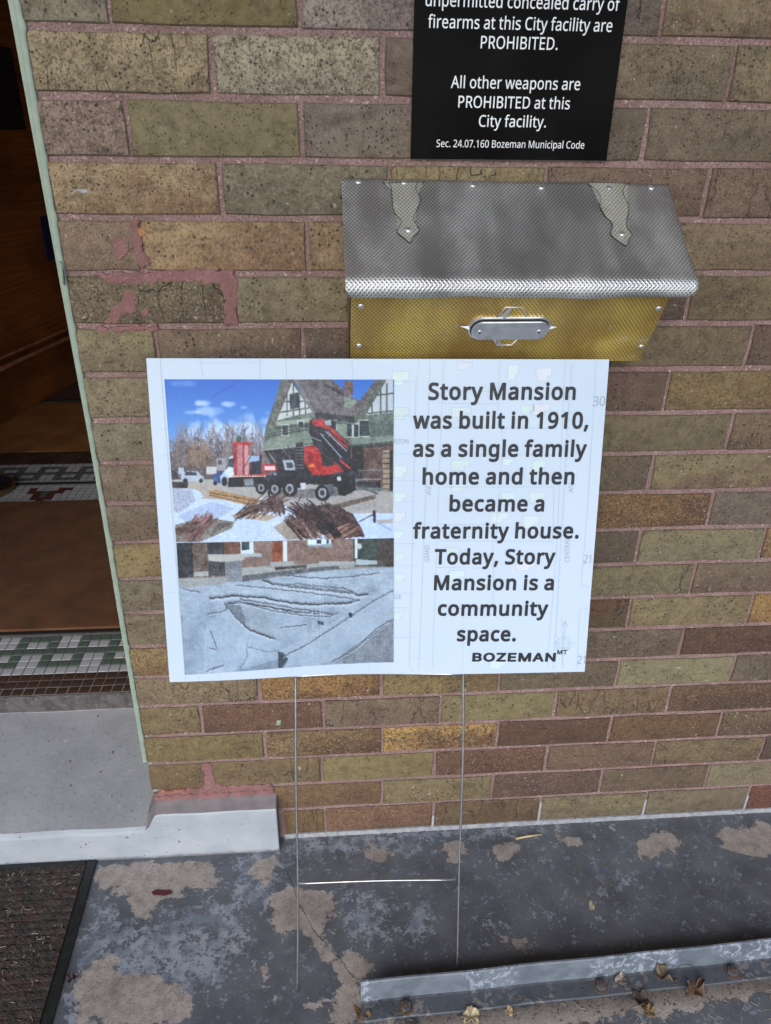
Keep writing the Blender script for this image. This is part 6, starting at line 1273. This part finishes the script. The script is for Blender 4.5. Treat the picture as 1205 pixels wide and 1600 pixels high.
A.poly([(970, 765), (1158, 760), (1158, 880), (1030, 880), (1010, 830)], (178, 196, 226), 10); A.line([(1060, 790), (1150, 840)], 8, (120, 150, 200), alpha=.6); A.line([(1070, 752), (1072, 800)], 12, (60, 48, 48)); A.line([(1000, 800), (1060, 768)], 5, (110, 96, 92)); A.poly([(1080, 792), (1158, 788), (1158, 808), (1090, 810)], (166, 158, 150), 8)
# picture B: broken stone slab in front of a brick house
B_ = Paint(1205, 844, 2.4)
nb = vnoise(B_.w, B_.h, 40)*.5+vnoise(B_.w, B_.h, 14)*.3+vnoise(B_.w, B_.h, 4)*.2
B_.a[:] = np.array((140, 156, 174)) + (nb[..., None]-.5)*80
B_.poly([(140, 130), (1165, 120), (1165, 262), (440, 300), (150, 330)], (126, 100, 88), 11)
for y in range(140, 262, 8): B_.line([(360, y), (985, y-4)], 1.2, (150, 130, 120), alpha=.45)
B_.poly([(140, 145), (215, 145), (222, 305), (148, 312)], (40, 42, 50), 6); B_.poly([(216, 145), (286, 145), (290, 290), (224, 300)], (96, 78, 70), 8); B_.poly([(284, 143), (364, 143), (364, 205), (288, 205)], (52, 52, 58), 5); B_.poly([(364, 143), (442, 143), (442, 200), (364, 202)], (112, 72, 58), 7)
B_.poly([(440, 140), (502, 140), (503, 196), (442, 196)], (190, 206, 214)); B_.poly([(446, 142), (482, 142), (482, 178), (446, 180)], (40, 52, 60)); B_.poly([(425, 198), (540, 194), (540, 210), (425, 214)], (160, 170, 174), 5)
B_.poly([(592, 138), (640, 138), (640, 234), (590, 236)], (140, 74, 46), 6); B_.poly([(600, 150), (630, 150), (630, 190), (600, 192)], (120, 60, 38)); B_.poly([(640, 136), (660, 136), (661, 236), (642, 238)], (196, 208, 216)); B_.poly([(580, 236), (690, 232), (700, 262), (584, 266)], (150, 152, 152), 6)
B_.poly([(756, 128), (866, 126), (866, 158), (757, 160)], (196, 214, 226)); B_.poly([(800, 130), (822, 130), (822, 152), (800, 152)], (60, 66, 74)); B_.poly([(845, 128), (858, 128), (858, 152), (845, 152)], (70, 76, 84)); B_.poly([(754, 156), (875, 154), (875, 168), (754, 164)], (140, 150, 154))
B_.poly([(970, 128), (1165, 122), (1165, 262), (975, 258)], (66, 74, 68), 14); B_.poly([(980, 128), (992, 128), (990, 222), (980, 222)], (200, 210, 216)); B_.disc(999, 164, 13, 14, (180, 186, 190)); B_.poly([(1090, 125), (1165, 122), (1165, 258), (1086, 250)], (78, 66, 62), 9)
B_.poly([(985, 225), (1085, 232), (1085, 250), (980, 252)], (158, 170, 176), 6)
B_.poly([(288, 200), (458, 198), (458, 226), (372, 238), (290, 230)], (168, 168, 160), 6); B_.poly([(290, 230), (366, 236), (370, 302), (292, 304)], (62, 60, 62), 6); B_.poly([(368, 236), (446, 228), (448, 326), (372, 330)], (116, 120, 126), 12)
B_.poly([(150, 312), (372, 306), (376, 336), (240, 352), (154, 356)], (140, 142, 140), 6); B_.poly([(222, 282), (290, 278), (290, 300), (224, 304)], (150, 150, 146), 4)
B_.poly([(446, 262), (980, 236), (980, 262), (760, 282), (448, 326)], (148, 150, 148), 8); B_.poly([(448, 300), (750, 266), (906, 256), (906, 272), (756, 290), (448, 330)], (92, 92, 96), 10); B_.poly([(600, 262), (752, 250), (752, 264), (604, 276)], (78, 70, 68), 6)
B_.poly([(810, 236), (980, 234), (980, 248), (812, 256)], (160, 162, 160), 5)
# slab
st1 = vnoise(B_.w*1, B_.h*1, 7); yy_, xx_ = np.mgrid[0:B_.h, 0:B_.w]
lay = np.sin((yy_*1.0 - xx_*.10 + st1*9)*.55)*.5 + np.sin((yy_ - xx_*.12 + st1*14)*1.1)*.5
mk = ((B_.Y > 265) & (B_.Y < 530))[..., None]
B_.a += mk*lay[..., None]*9 + (np.clip(1-B_.Y/900, 0, 1)[..., None]-.4)*22*(B_.Y > 265)[..., None]
B_.poly([(170, 356), (430, 336), (640, 300), (960, 262), (1165, 258), (1165, 370), (1050, 420), (640, 690), (610, 600), (450, 540), (370, 440), (300, 400)], (156, 170, 186), 12, .35)
for _ in range(1500):
    x = R0.uniform(190, 1140); y = R0.uniform(280, 700); B_.line([(x, y), (x+R0.uniform(4, 20), y+R0.uniform(-2, 2))], 1.6, R0.choice([(176, 186, 196), (120, 126, 134), (160, 168, 178)]), 0, .35)
B_.poly([(170, 360), (300, 400), (380, 440), (290, 480), (270, 760), (175, 765)], (146, 162, 182), 9, .45)
B_.poly([(290, 500), (400, 470), (470, 560), (620, 610), (640, 690), (470, 740), (270, 760), (270, 600)], (160, 178, 198), 14, .5)
B_.poly([(620, 660), (1165, 372), (1165, 500), (870, 720), (640, 745)], (156, 170, 186), 8, .7)
B_.poly([(870, 722), (1165, 502), (1165, 720)], (122, 128, 136), 14); B_.poly([(618, 664), (640, 668), (664, 700), (640, 742), (618, 742)], (74, 80, 88), 12)
def crack(pts, w, c=(74, 80, 90)):
    P_ = []
    for a, b in zip(pts[:-1], pts[1:]):
        n = max(2, int(math.hypot(b[0]-a[0], b[1]-a[1])/9))
        for k in range(n): P_.append((a[0]+(b[0]-a[0])*k/n+R0.uniform(-3, 3), a[1]+(b[1]-a[1])*k/n+R0.uniform(-3, 3)))
    P_.append(pts[-1]); w *= .72; B_.line([(x, y-w*.8) for x, y in P_], w*2.6, (112, 122, 134), 6, .45); B_.line([(x, y+w*2.4) for x, y in P_], w*1.6, (172, 184, 198), 4, .4); B_.line(P_, w*1.5, (100, 108, 120), 8, .5); B_.line([(x, y+w*1.1) for x, y in P_], w, (186, 196, 206), 0, .55); B_.line(P_, w, c, 4)
crack([(300, 408), (400, 396), (560, 408), (700, 436), (800, 440), (940, 436), (1000, 420)], 7, (48, 54, 62)); crack([(545, 320), (600, 345), (700, 360), (860, 376), (960, 384), (985, 398), (1040, 392)], 7, (50, 56, 64)); crack([(600, 340), (760, 356), (900, 372), (985, 396)], 4.5); crack([(640, 352), (820, 372), (930, 386)], 4); crack([(420, 345), (560, 360), (700, 376), (900, 404), (1000, 424)], 3)
crack([(640, 300), (840, 318), (960, 308), (1095, 292)], 3.4); crack([(380, 430), (470, 428), (600, 456), (700, 474), (780, 480), (870, 490)], 6.5, (52, 58, 66)); crack([(440, 412), (600, 440), (700, 462), (850, 482)], 4); crack([(420, 420), (600, 470), (760, 495), (860, 500), (900, 480)], 3.4); crack([(700, 340), (800, 352), (940, 366), (980, 392)], 3.4)
crack([(370, 432), (410, 490), (450, 530), (480, 556), (600, 602)], 6.5, (58, 64, 72)); crack([(285, 482), (340, 472), (375, 462), (372, 444)], 4); crack([(170, 362), (250, 380)], 3.6); crack([(640, 690), (760, 630), (900, 540), (1060, 430), (1165, 370)], 3.2); crack([(630, 550), (750, 538)], 3); crack([(290, 640), (330, 648), (300, 560)], 2.6); crack([(280, 752), (360, 724)], 3.6); crack([(470, 620), (472, 690), (440, 740)], 2.2, (110, 118, 128)); crack([(870, 722), (960, 670), (1165, 510)], 3.4); crack([(1000, 640), (1080, 560), (1140, 520)], 4); crack([(480, 640), (560, 664), (620, 660)], 2.2, (110, 118, 128))
B_.poly([(372, 434), (440, 440), (470, 520), (452, 532), (400, 480)], (110, 118, 128), 12, .8); B_.poly([(952, 478), (968, 484), (964, 504), (950, 496)], (50, 54, 60)); B_.poly([(800, 518), (830, 524), (836, 540), (806, 536)], (78, 84, 92)); B_.poly([(466, 540), (600, 600), (560, 480), (460, 450)], (138, 146, 154), 8, .4)
for x in (775, 790, 812, 826): B_.line([(x, 300+R0.uniform(0, 40)), (x+R0.uniform(4, 14), 590)], 2, (196, 208, 222), 0, .4)
def photographic(P_, contrast, tint, grain, seed):
    """tone curve, lens softness and fine texture of a printed snapshot"""
    a = P_.a; n = vnoise(P_.w, P_.h, 1.6)-.5; n2 = vnoise(P_.w, P_.h, 4.5)-.5; n3 = vnoise(P_.w, P_.h, 13)-.5
    lum = a.mean(2, keepdims=True)
    busy = np.clip((200-lum)/120, .25, 1)
    sky_ = ((a[..., 2] > a[..., 0]+50) & (P_.Y < 420))[..., None]; busy = np.where(sky_, .08, busy)
    a = a + (n*grain*1.3+n2*grain+n3*grain*.8)[..., None]*busy
    a = a*.84 + a.mean(2, keepdims=True)*.16; a = (a-118)*contrast + 118
    p = np.pad(a, ((1, 1), (1, 1), (0, 0)), mode='edge'); a = (p[:-2,1:-1]+p[2:,1:-1]+p[1:-1,:-2]+p[1:-1,2:]+p[1:-1,1:-1]*4)/8
    P_.a = np.clip(a+np.array(tint), 6, 245)
photographic(A, 1.12, (-12, -8, -2), 34, 1); photographic(B_, 1.10, (-8, -5, -2), 30, 2)
H_ = BH
def board_px(u, v):
    w_ = H_[6]*u+H_[7]*v+1; return (H_[0]*u+H_[1]*v+H_[2])/w_, (H_[3]*u+H_[4]*v+H_[5])/w_
def bilinear(a, x, y):
    h, w = a.shape[:2]; x = np.clip(x, 0, w-1.001); y = np.clip(y, 0, h-1.001); xi, yi = x.astype(int), y.astype(int); fx, fy = (x-xi)[..., None], (y-yi)[..., None]
    return (a[yi, xi]*(1-fx)+a[yi, xi+1]*fx)*(1-fy)+(a[yi+1, xi]*(1-fx)+a[yi+1, xi+1]*fx)*fy
def picture(name, quad, P_, ox, oy, nu, nv, off):
    tl, tr_, br, bl = [np.array(q) for q in quad]
    a = np.linspace(0, 1, nu)[None, :, None]; b = np.linspace(0, 1, nv)[:, None, None]
    UV = (tl*(1-a)+tr_*a)*(1-b)+(bl*(1-a)+br*a)*b
    px_, py_ = board_px(UV[..., 0], UV[..., 1])
    sx, sy = (px_-ox)*3.0125/P_.k, (py_-oy)*3.0125/P_.k
    c = bilinear(np.clip(P_.a, 0, 255), sx, sy)
    # faint vertical banding of the inkjet print over the flutes
    c = c*(1+.012*np.sin(UV[..., 0:1]*1500)) + np.array((2, 5, 9))
    cl_ = np.concatenate([lin(np.clip(c, 0, 255)), np.ones(c.shape[:2]+(1,))], 2)
    U, Vv = UV[..., 0].ravel(), UV[..., 1].ravel()
    w_ = np.clip((.2286-Vv)/.4572, 0, 1); bw = .012*np.exp(-((U+.06)/.13)**2)*w_**3 + .0012*np.sin(U*9)*w_
    L = np.stack([U, bw-off, Vv], 1); W_ = L @ np.array(BR).T + np.array(BL)
    ii = np.arange(nu*nv).reshape(nv, nu); Fq = np.stack([ii[:-1,:-1].ravel(), ii[1:,:-1].ravel(), ii[1:,1:].ravel(), ii[:-1,1:].ravel()], 1).tolist()
    o = grid_obj(name, W_, Fq, M['print'], parent=ys, color=cl_.reshape(-1, 4)); o.location = -Vector(ys.location); return o
picture('printed_photograph', PHOTO_A, A, 230, 550, 340, 240, .0009)
o = picture('printed_photograph', PHOTO_B, B_, 230, 800, 340, 190, .0010)
# wire stake
st = empty('wire_stake', (0, 0, 0)); st.parent = ys; st.location = Vector((.41, -.29, FZ)) - Vector(ys.location)
def wp(u, v, y=.002): return BL + BR @ Vector((u, y, v))
(ua, va), (ub, vb), (uc, vc), (ud, vd), (ue, ve), (uf, vf) = WIRE
def z_on(u, v):      # follow the leg down until it meets the floor
    return wp(u, v)
def leg(u0, v0, u1, v1, bend):
    pts = []
    for k in range(31):
        t_ = k/30; u = u0+(u1-u0)*t_ + bend*math.sin(t_*math.pi) + .0008*math.sin(t_*9+u0*40); v = v0+.06+(v1-v0-.06)*t_
        b_ = bow(u, max(v, -.2286))*math.exp(-max(0, -.2286-v)/.12); p_ = wp(u, v, .0022+b_+.0015*math.sin(t_*3)); pts.append(p_)
    pts = [p_ for p_ in pts if p_.z > FZ-.004] 
    pts.append(Vector((pts[-1].x, pts[-1].y, FZ-.006)))
    return tube('leg', pts, .0019, M['wire'], st, 10)
leg(ua, va, ub, vb, .0016); leg(uc, vc, ud, vd+.0, .0020)
def crossbar(u0, v0, u1, v1, sag):
    pts = [wp(u0+(u1-u0)*k/10, v0+(v1-v0)*k/10 + sag*math.sin(k/10*math.pi), -.0012) for k in range(11)]
    return tube('crossbar', pts, .0018, M['wire'], st, 10)
crossbar(ue, ve, uf, vf, .002)
pts = [wp(-.1262+.248*k/12, -.2300+.0012*math.sin(k/12*math.pi), .0018+bow(-.1262+.248*k/12, -.2286)) for k in range(13)]
tube('crossbar', pts, .0017, M['wire'], st, 10)

# ---------------------------------------------------------------- steel angle bolted to the floor
sa = empty('steel_angle', (.7, -.32, FZ), 'grey painted steel angle bar bolted along the porch floor in front of wall', 'metal bar')
def ay(x): return -.3267 + (x-.377)*.0335
V_, F_ = [], []; xs = np.linspace(.376, 1.75, 140)
sec = [(.0085, .0478), (.0055, .0482), (.0035, .0465), (-.0005, .0062), (-.004, .0050), (-.0295, .0048), (-.0305, .0035), (-.0305, .0002), (.0045, .0002), (.0070, .02)]
for x in xs:
    w1, w2 = .0006*math.sin(x*31), .0006*math.sin(x*19+1)
    for (dy, dz) in sec: V_.append((x, ay(x)+dy+w1, FZ+dz+(w2 if dz > .03 else 0)))
n = len(sec); mi = []
for i in range(len(xs)-1):
    for k in range(n):
        F_.append((i*n+k, i*n+(k+1) % n, (i+1)*n+(k+1) % n, (i+1)*n+k)); mi.append(0 if k < 3 or k >= 8 else 1)
F_.append(tuple(range(n))[::-1]); F_.append(tuple((len(xs)-1)*n+k for k in range(n))); mi += [0, 0]
mesh('angle', V_, F_, [M['channel'], M['flange']], sa, fmats=mi)
for bx in (.448, .775, 1.005, 1.35):
    bo = bpy.data.objects.new('bolt', None); link(bo, sa); bo.location = (bx-.7, ay(bx)-.016+.32, .0048)
    bm = bmesh.new()
    bmesh.ops.create_cone(bm, cap_ends=True, segments=6, radius1=.0085, radius2=.0082, depth=.0065, matrix=Matrix.Translation((0, 0, .0045)))
    me = bpy.data.meshes.new('nut'); bm.to_mesh(me); bm.free(); me.materials.append(M['flange']); o = bpy.data.objects.new('nut', me); link(o, bo); o.rotation_euler.z = bx*9
    bm = bmesh.new()
    bmesh.ops.create_cone(bm, cap_ends=True, segments=14, radius1=.0045, radius2=.0040, depth=.010, matrix=Matrix.Translation((0, 0, .009)))
    me = bpy.data.meshes.new('stud'); bm.to_mesh(me); bm.free(); me.materials.append(simple('rusty_stud', srgb(74, 56, 46), .8)); o = bpy.data.objects.new('stud', me); link(o, bo)
    bm = bmesh.new()
    bmesh.ops.create_cone(bm, cap_ends=True, segments=18, radius1=.0125, radius2=.0122, depth=.0016, matrix=Matrix.Translation((0, 0, .0006)))
    me = bpy.data.meshes.new('washer'); bm.to_mesh(me); bm.free(); me.materials.append(simple('rusty_washer', srgb(86, 66, 56), .8)); o = bpy.data.objects.new('washer', me); link(o, bo)

# ---------------------------------------------------------------- doormat
dm = empty('doormat', (-.45, -.3, FZ), 'ribbed brown doormat with black rubber border before the door sill', 'doormat')
def mx(y): return -.1213 + (y+.0281)*-.03*0 + (-.0281-y)*.028
V_, F_ = [], []
ys_ = np.linspace(-.0300, -.66, 40)
for y in ys_: V_ += [(mx(y), y, FZ+.0005), (mx(y)-.001, y, FZ+.0045), (mx(y)-.0025, y, FZ+.0055), (mx(y)-.017, y, FZ+.0058), (mx(y)-.018, y, FZ+.0040), (-.95, y, FZ+.0040)]
for i in range(len(ys_)-1):
    for k in range(5): F_.append((i*6+k, i*6+k+1, (i+1)*6+k+1, (i+1)*6+k))
F_.append((0, 1, 2, 3, 4, 5)); F_.append(tuple((len(ys_)-1)*6+k for k in range(6))[::-1])
mesh('rubber_base', V_, F_, M['rubber'], dm)
bm = bmesh.new(); add_box(bm, -.95, -.141, -.0405, -.0305, FZ+.0041, FZ+.0062, .0006); bmobj('border', bm, M['rubber'], dm)
rib_pitch = .0138; rv = []
for s in range(3):
    nxr = 200; V_, F_ = [], []; rr = random.Random(s)
    sec = [(-.0068, .0026), (-.0048, .0031), (-.0020, .0035), (.0020, .0035), (.0048, .0031), (.0068, .0026)]
    for i in range(nxr+1):
        for (dy, dz) in sec: V_.append((-i*.80/nxr, dy+rr.uniform(-.0007, .0007), dz*(1+rr.uniform(-.18, .18))))
    for i in range(nxr):
        for k in range(5): F_.append((i*6+k, (i+1)*6+k, (i+1)*6+k+1, i*6+k+1))
    me = bpy.data.meshes.new('rib'); me.from_pydata(V_, [], F_); me.materials.append(M['rib']); me.update(); rv.append(me)
y = -.0475; i = 0
while y > -.64:
    o = bpy.data.objects.new('rib', rv[i % 3]); link(o, dm); o.location = (mx(y)-.0185+.45, y+.3, .0041); y -= rib_pitch; i += 1
# straw and grit caught in the mat
def scraps(name, n, rx, ry, z, seed, mat, parent=None, lmin=.004, lmax=.016, rad=.0005):
    r = random.Random(seed); V, Fq = [], []
    for _ in range(n):
        x, y = r.uniform(*rx), r.uniform(*ry); 
        zz = z(x, y) if callable(z) else z
        a = r.uniform(0, math.pi); l = r.uniform(lmin, lmax)*r.choice([.4, 1, 1]); c = r.uniform(-.4, .4); P_ = []
        for k in range(4):
            P_.append((x+math.cos(a)*l*(k/3-.5), y+math.sin(a)*l*(k/3-.5), zz+r.uniform(0, .0012))); a += c*.5
        tube_geo(P_, r.uniform(.5, 1.2)*rad, 5, True, V, Fq)
    return mesh(name, V, Fq, mat, parent)
sc = scraps('straw_bits', 190, (-.42, -.145), (-.36, -.045), FZ+.0092, 5, M['straw'], lmin=.002, lmax=.012, rad=.0004); tag(sc, 'pale dry straw bits scattered over the brown doormat', 'straw', kind='stuff')
sc = scraps('dry_grass', 90, (.38, 1.3), (-.40, -.345), FZ+.0012, 9, simple('grey_straw', srgb(150, 136, 116), .9), lmin=.006, lmax=.022, rad=.0004); tag(sc, 'fine dry grass and stems littering the floor before the steel angle', 'dry grass', kind='stuff')
sc = scraps('flange_litter', 60, (.40, 1.25), (0, 0), FZ+.006, 12, simple('brown_litter', srgb(98, 74, 58), .9), lmin=.003, lmax=.012, rad=.0007)
for v in sc.data.vertices: v.co.y += ay(v.co.x) - .004 - abs(math.sin(v.index//20*12.9))*.024
tag(sc, 'brown crumbs of leaf lying on the steel angle flange', 'litter', kind='stuff')

def grit(name, n, fx, seed, mat, label, cat, s0=.0005, s1=.0018):
    r = random.Random(seed); V, Fq = [], []
    for _ in range(n):
        x, y, z = fx(r); s_ = r.uniform(s0, s1)*(r.random()**2+.5); k = len(V)
        for (a, b, c) in ((-1,-.7,0),(1,-.6,0),(.8,.9,0),(-.9,.6,0),(.1,.05,.8)): V.append((x+a*s_*r.uniform(.5, 1.2), y+b*s_*r.uniform(.5, 1.2), z+c*s_*r.uniform(.4, 1)))
        for f in ((0,1,4),(1,2,4),(2,3,4),(3,0,4)): Fq.append(tuple(k+i for i in f))
    o = mesh(name, V, Fq, mat); tag(o, label, cat, kind='stuff'); return o
grit('wall_foot_grit', 500, lambda r: ((lambda x: (x, -.001-abs(r.gauss(0, .006)), FZ+.0003))(r.uniform(.245, 1.35))), 21, simple('brown_grit', srgb(104, 88, 74), .95, var=.5, scale=400), 'brown grit gathered along the foot of the brick wall', 'grit')
grit('floor_grit', 700, lambda r: (r.uniform(-.1, 1.35), r.uniform(-.42, -.01), FZ+.0003), 22, simple('pale_grit', srgb(140, 134, 126), .95, var=.4, scale=400), 'pale specks of grit scattered over the painted porch floor', 'grit', .0003, .0011)
grit('angle_grit', 600, lambda r: ((lambda x: (x, ay(x)-.032-abs(r.gauss(0, .012)), FZ+.0004))(r.uniform(.38, 1.3))), 23, simple('leaf_grit', srgb(92, 76, 62), .95, var=.5, scale=400), 'crumbled leaf and dirt lying along the front of the steel angle', 'grit', .0006, .0022)
grit('sill_grit', 60, lambda r: (r.uniform(-.4, 0), r.uniform(-.01, .25), 0), 24, M['straw'], 'tiny pale specks on the sloped grey door sill', 'grit', .0004, .0012)
for v in bpy.data.objects['sill_grit'].data.vertices: v.co.z += .0745 + (v.co.y-.02)*.112
# ---------------------------------------------------------------- fallen leaves and twigs
def leaf(name, x, y, z, size, rot, a, b, label, cat='leaf', lobes=5, curl=.35, seed=1, aspect=.8, tilt=(0, 0)):
    r = random.Random(seed); V, Fq = [], []; n = 40; rings = 5
    V.append((0, 0, 0)); out = []
    for k in range(n):
        an = 2*math.pi*k/n
        rad = size*(.62 + .38*abs(math.cos(lobes*an/2))**1.5)*(1+r.uniform(-.10, .10)); out.append((rad*math.cos(an), rad*aspect*math.sin(an)))
    ph = r.uniform(0, 6)
    for j in range(1, rings+1):
        f = j/rings
        for k in range(n):
            px_, py_ = out[k][0]*f, out[k][1]*f; an = 2*math.pi*k/n
            zz = size*curl*(f**2)*(math.sin(2*an+ph)*.5+.5 + .35*math.sin(5*an+ph*2)) + abs(math.sin(5*an/2))*size*.05*f
            V.append((px_, py_, zz+r.uniform(-.02, .02)*size*f))
    for k in range(n): Fq.append((0, 1+k, 1+(k+1) % n))
    for j in range(rings-1):
        for k in range(n): a0 = 1+j*n; b0 = 1+(j+1)*n; Fq.append((a0+k, b0+k, b0+(k+1) % n, a0+(k+1) % n))
    me = bpy.data.meshes.new(name); me.from_pydata(V, [], Fq); me.materials.append(leaf_mat(name+'_mat', a, b)); me.polygons.foreach_set('use_smooth', [True]*len(me.polygons)); me.update()
    o = bpy.data.objects.new(name, me); link(o); o.location = (x, y, z); o.rotation_euler = (tilt[0], tilt[1], rot)
    md = o.modifiers.new('thick', 'SOLIDIFY'); md.thickness = .0005
    tag(o, label, cat, group='dry leaves around the steel angle' if name == 'dry_leaf' else None); return o
leaf('dry_leaf', .5508, -.3600, FZ+.002, .017, .3, (196, 182, 150), (168, 150, 118), 'pale cream crumpled leaf lying in front of the steel angle', lobes=5, curl=.5, seed=3)
leaf('dry_leaf', .6143, -.3560, FZ+.002, .009, 1.3, (190, 170, 128), (150, 126, 88), 'small yellowish leaf fragment right of the pale cream leaf', lobes=3, curl=.5, seed=4)
leaf('dry_leaf', .8347, -.3540, FZ+.002, .017, 2.1, (74, 54, 40), (50, 38, 30), 'dark brown curled leaf left of the orange leaf', lobes=4, curl=.6, seed=6)
leaf('dry_leaf', .9300, -.3440, FZ+.004, .023, .5, (112, 80, 60), (80, 60, 48), 'orange brown lobed leaf against the front of the steel angle', lobes=4, curl=.7, seed=7, aspect=.65)
leaf('dry_leaf', .884, -.3235, FZ+.010, .020, -.6, (112, 96, 78), (70, 58, 48), 'grey brown folded leaf with curved stem on the angle flange', lobes=3, curl=.8, seed=8, aspect=.6)
tube('leaf_stem', [(.900, -.321, FZ+.018), (.915, -.316, FZ+.028), (.930, -.317, FZ+.027), (.940, -.322, FZ+.020)], .0006, leaf_mat('stem', (60, 48, 40), (40, 32, 28)), None, 6)
bpy.data.objects['leaf_stem']['label'] = 'thin curved dark stem lying on the flange beside the folded leaf'; bpy.data.objects['leaf_stem']['category'] = 'leaf stem'
leaf('dry_leaf', .812, -.3230, FZ+.008, .013, 1.0, (158, 146, 138), (112, 92, 84), 'torn greyish leaf scrap on the flange beside the middle bolt', lobes=3, curl=.5, seed=9)
leaf('dry_leaf', .3770, -.3440, FZ+.002, .015, 2.6, (122, 96, 58), (78, 58, 42), 'brown leaf at the left end of the steel angle', lobes=4, curl=.6, seed=10)
leaf('dry_leaf', .8400, -.3720, FZ+.002, .014, .9, (150, 122, 84), (96, 76, 56), 'tan curled leaf at the bottom edge below the dark leaf', lobes=4, curl=.6, seed=12)
leaf('dry_leaf', .4480, -.3480, FZ+.007, .008, 0, (120, 100, 70), (80, 66, 50), 'tiny tan leaf by the leftmost bolt', lobes=3, curl=.4, seed=13)
leaf('paint_flake', .8072, -.1831, FZ+.0012, .0125, 1.4, (186, 178, 150), (150, 140, 112), 'pale yellow jagged flake lying on the dark floor', 'paint flake', lobes=3, curl=.12, seed=14, aspect=.45)
leaf('berry_husk', -.1035, -.2560, FZ+.002, .009, .4, (60, 34, 32), (38, 24, 24), 'dark red husk beside the right edge of the doormat', 'husk', lobes=3, curl=.7, seed=15)
tube('wood_splinter', [(.700, -.0335, FZ+.003), (.728, -.0300, FZ+.004), (.756, -.0270, FZ+.003)], [.0026, .0022, .0016], simple('pale_wood', srgb(186, 170, 132), .7), None, 6)
tag(bpy.data.objects['wood_splinter'], 'pale wood splinter on the floor near the foot of the wall', 'splinter')
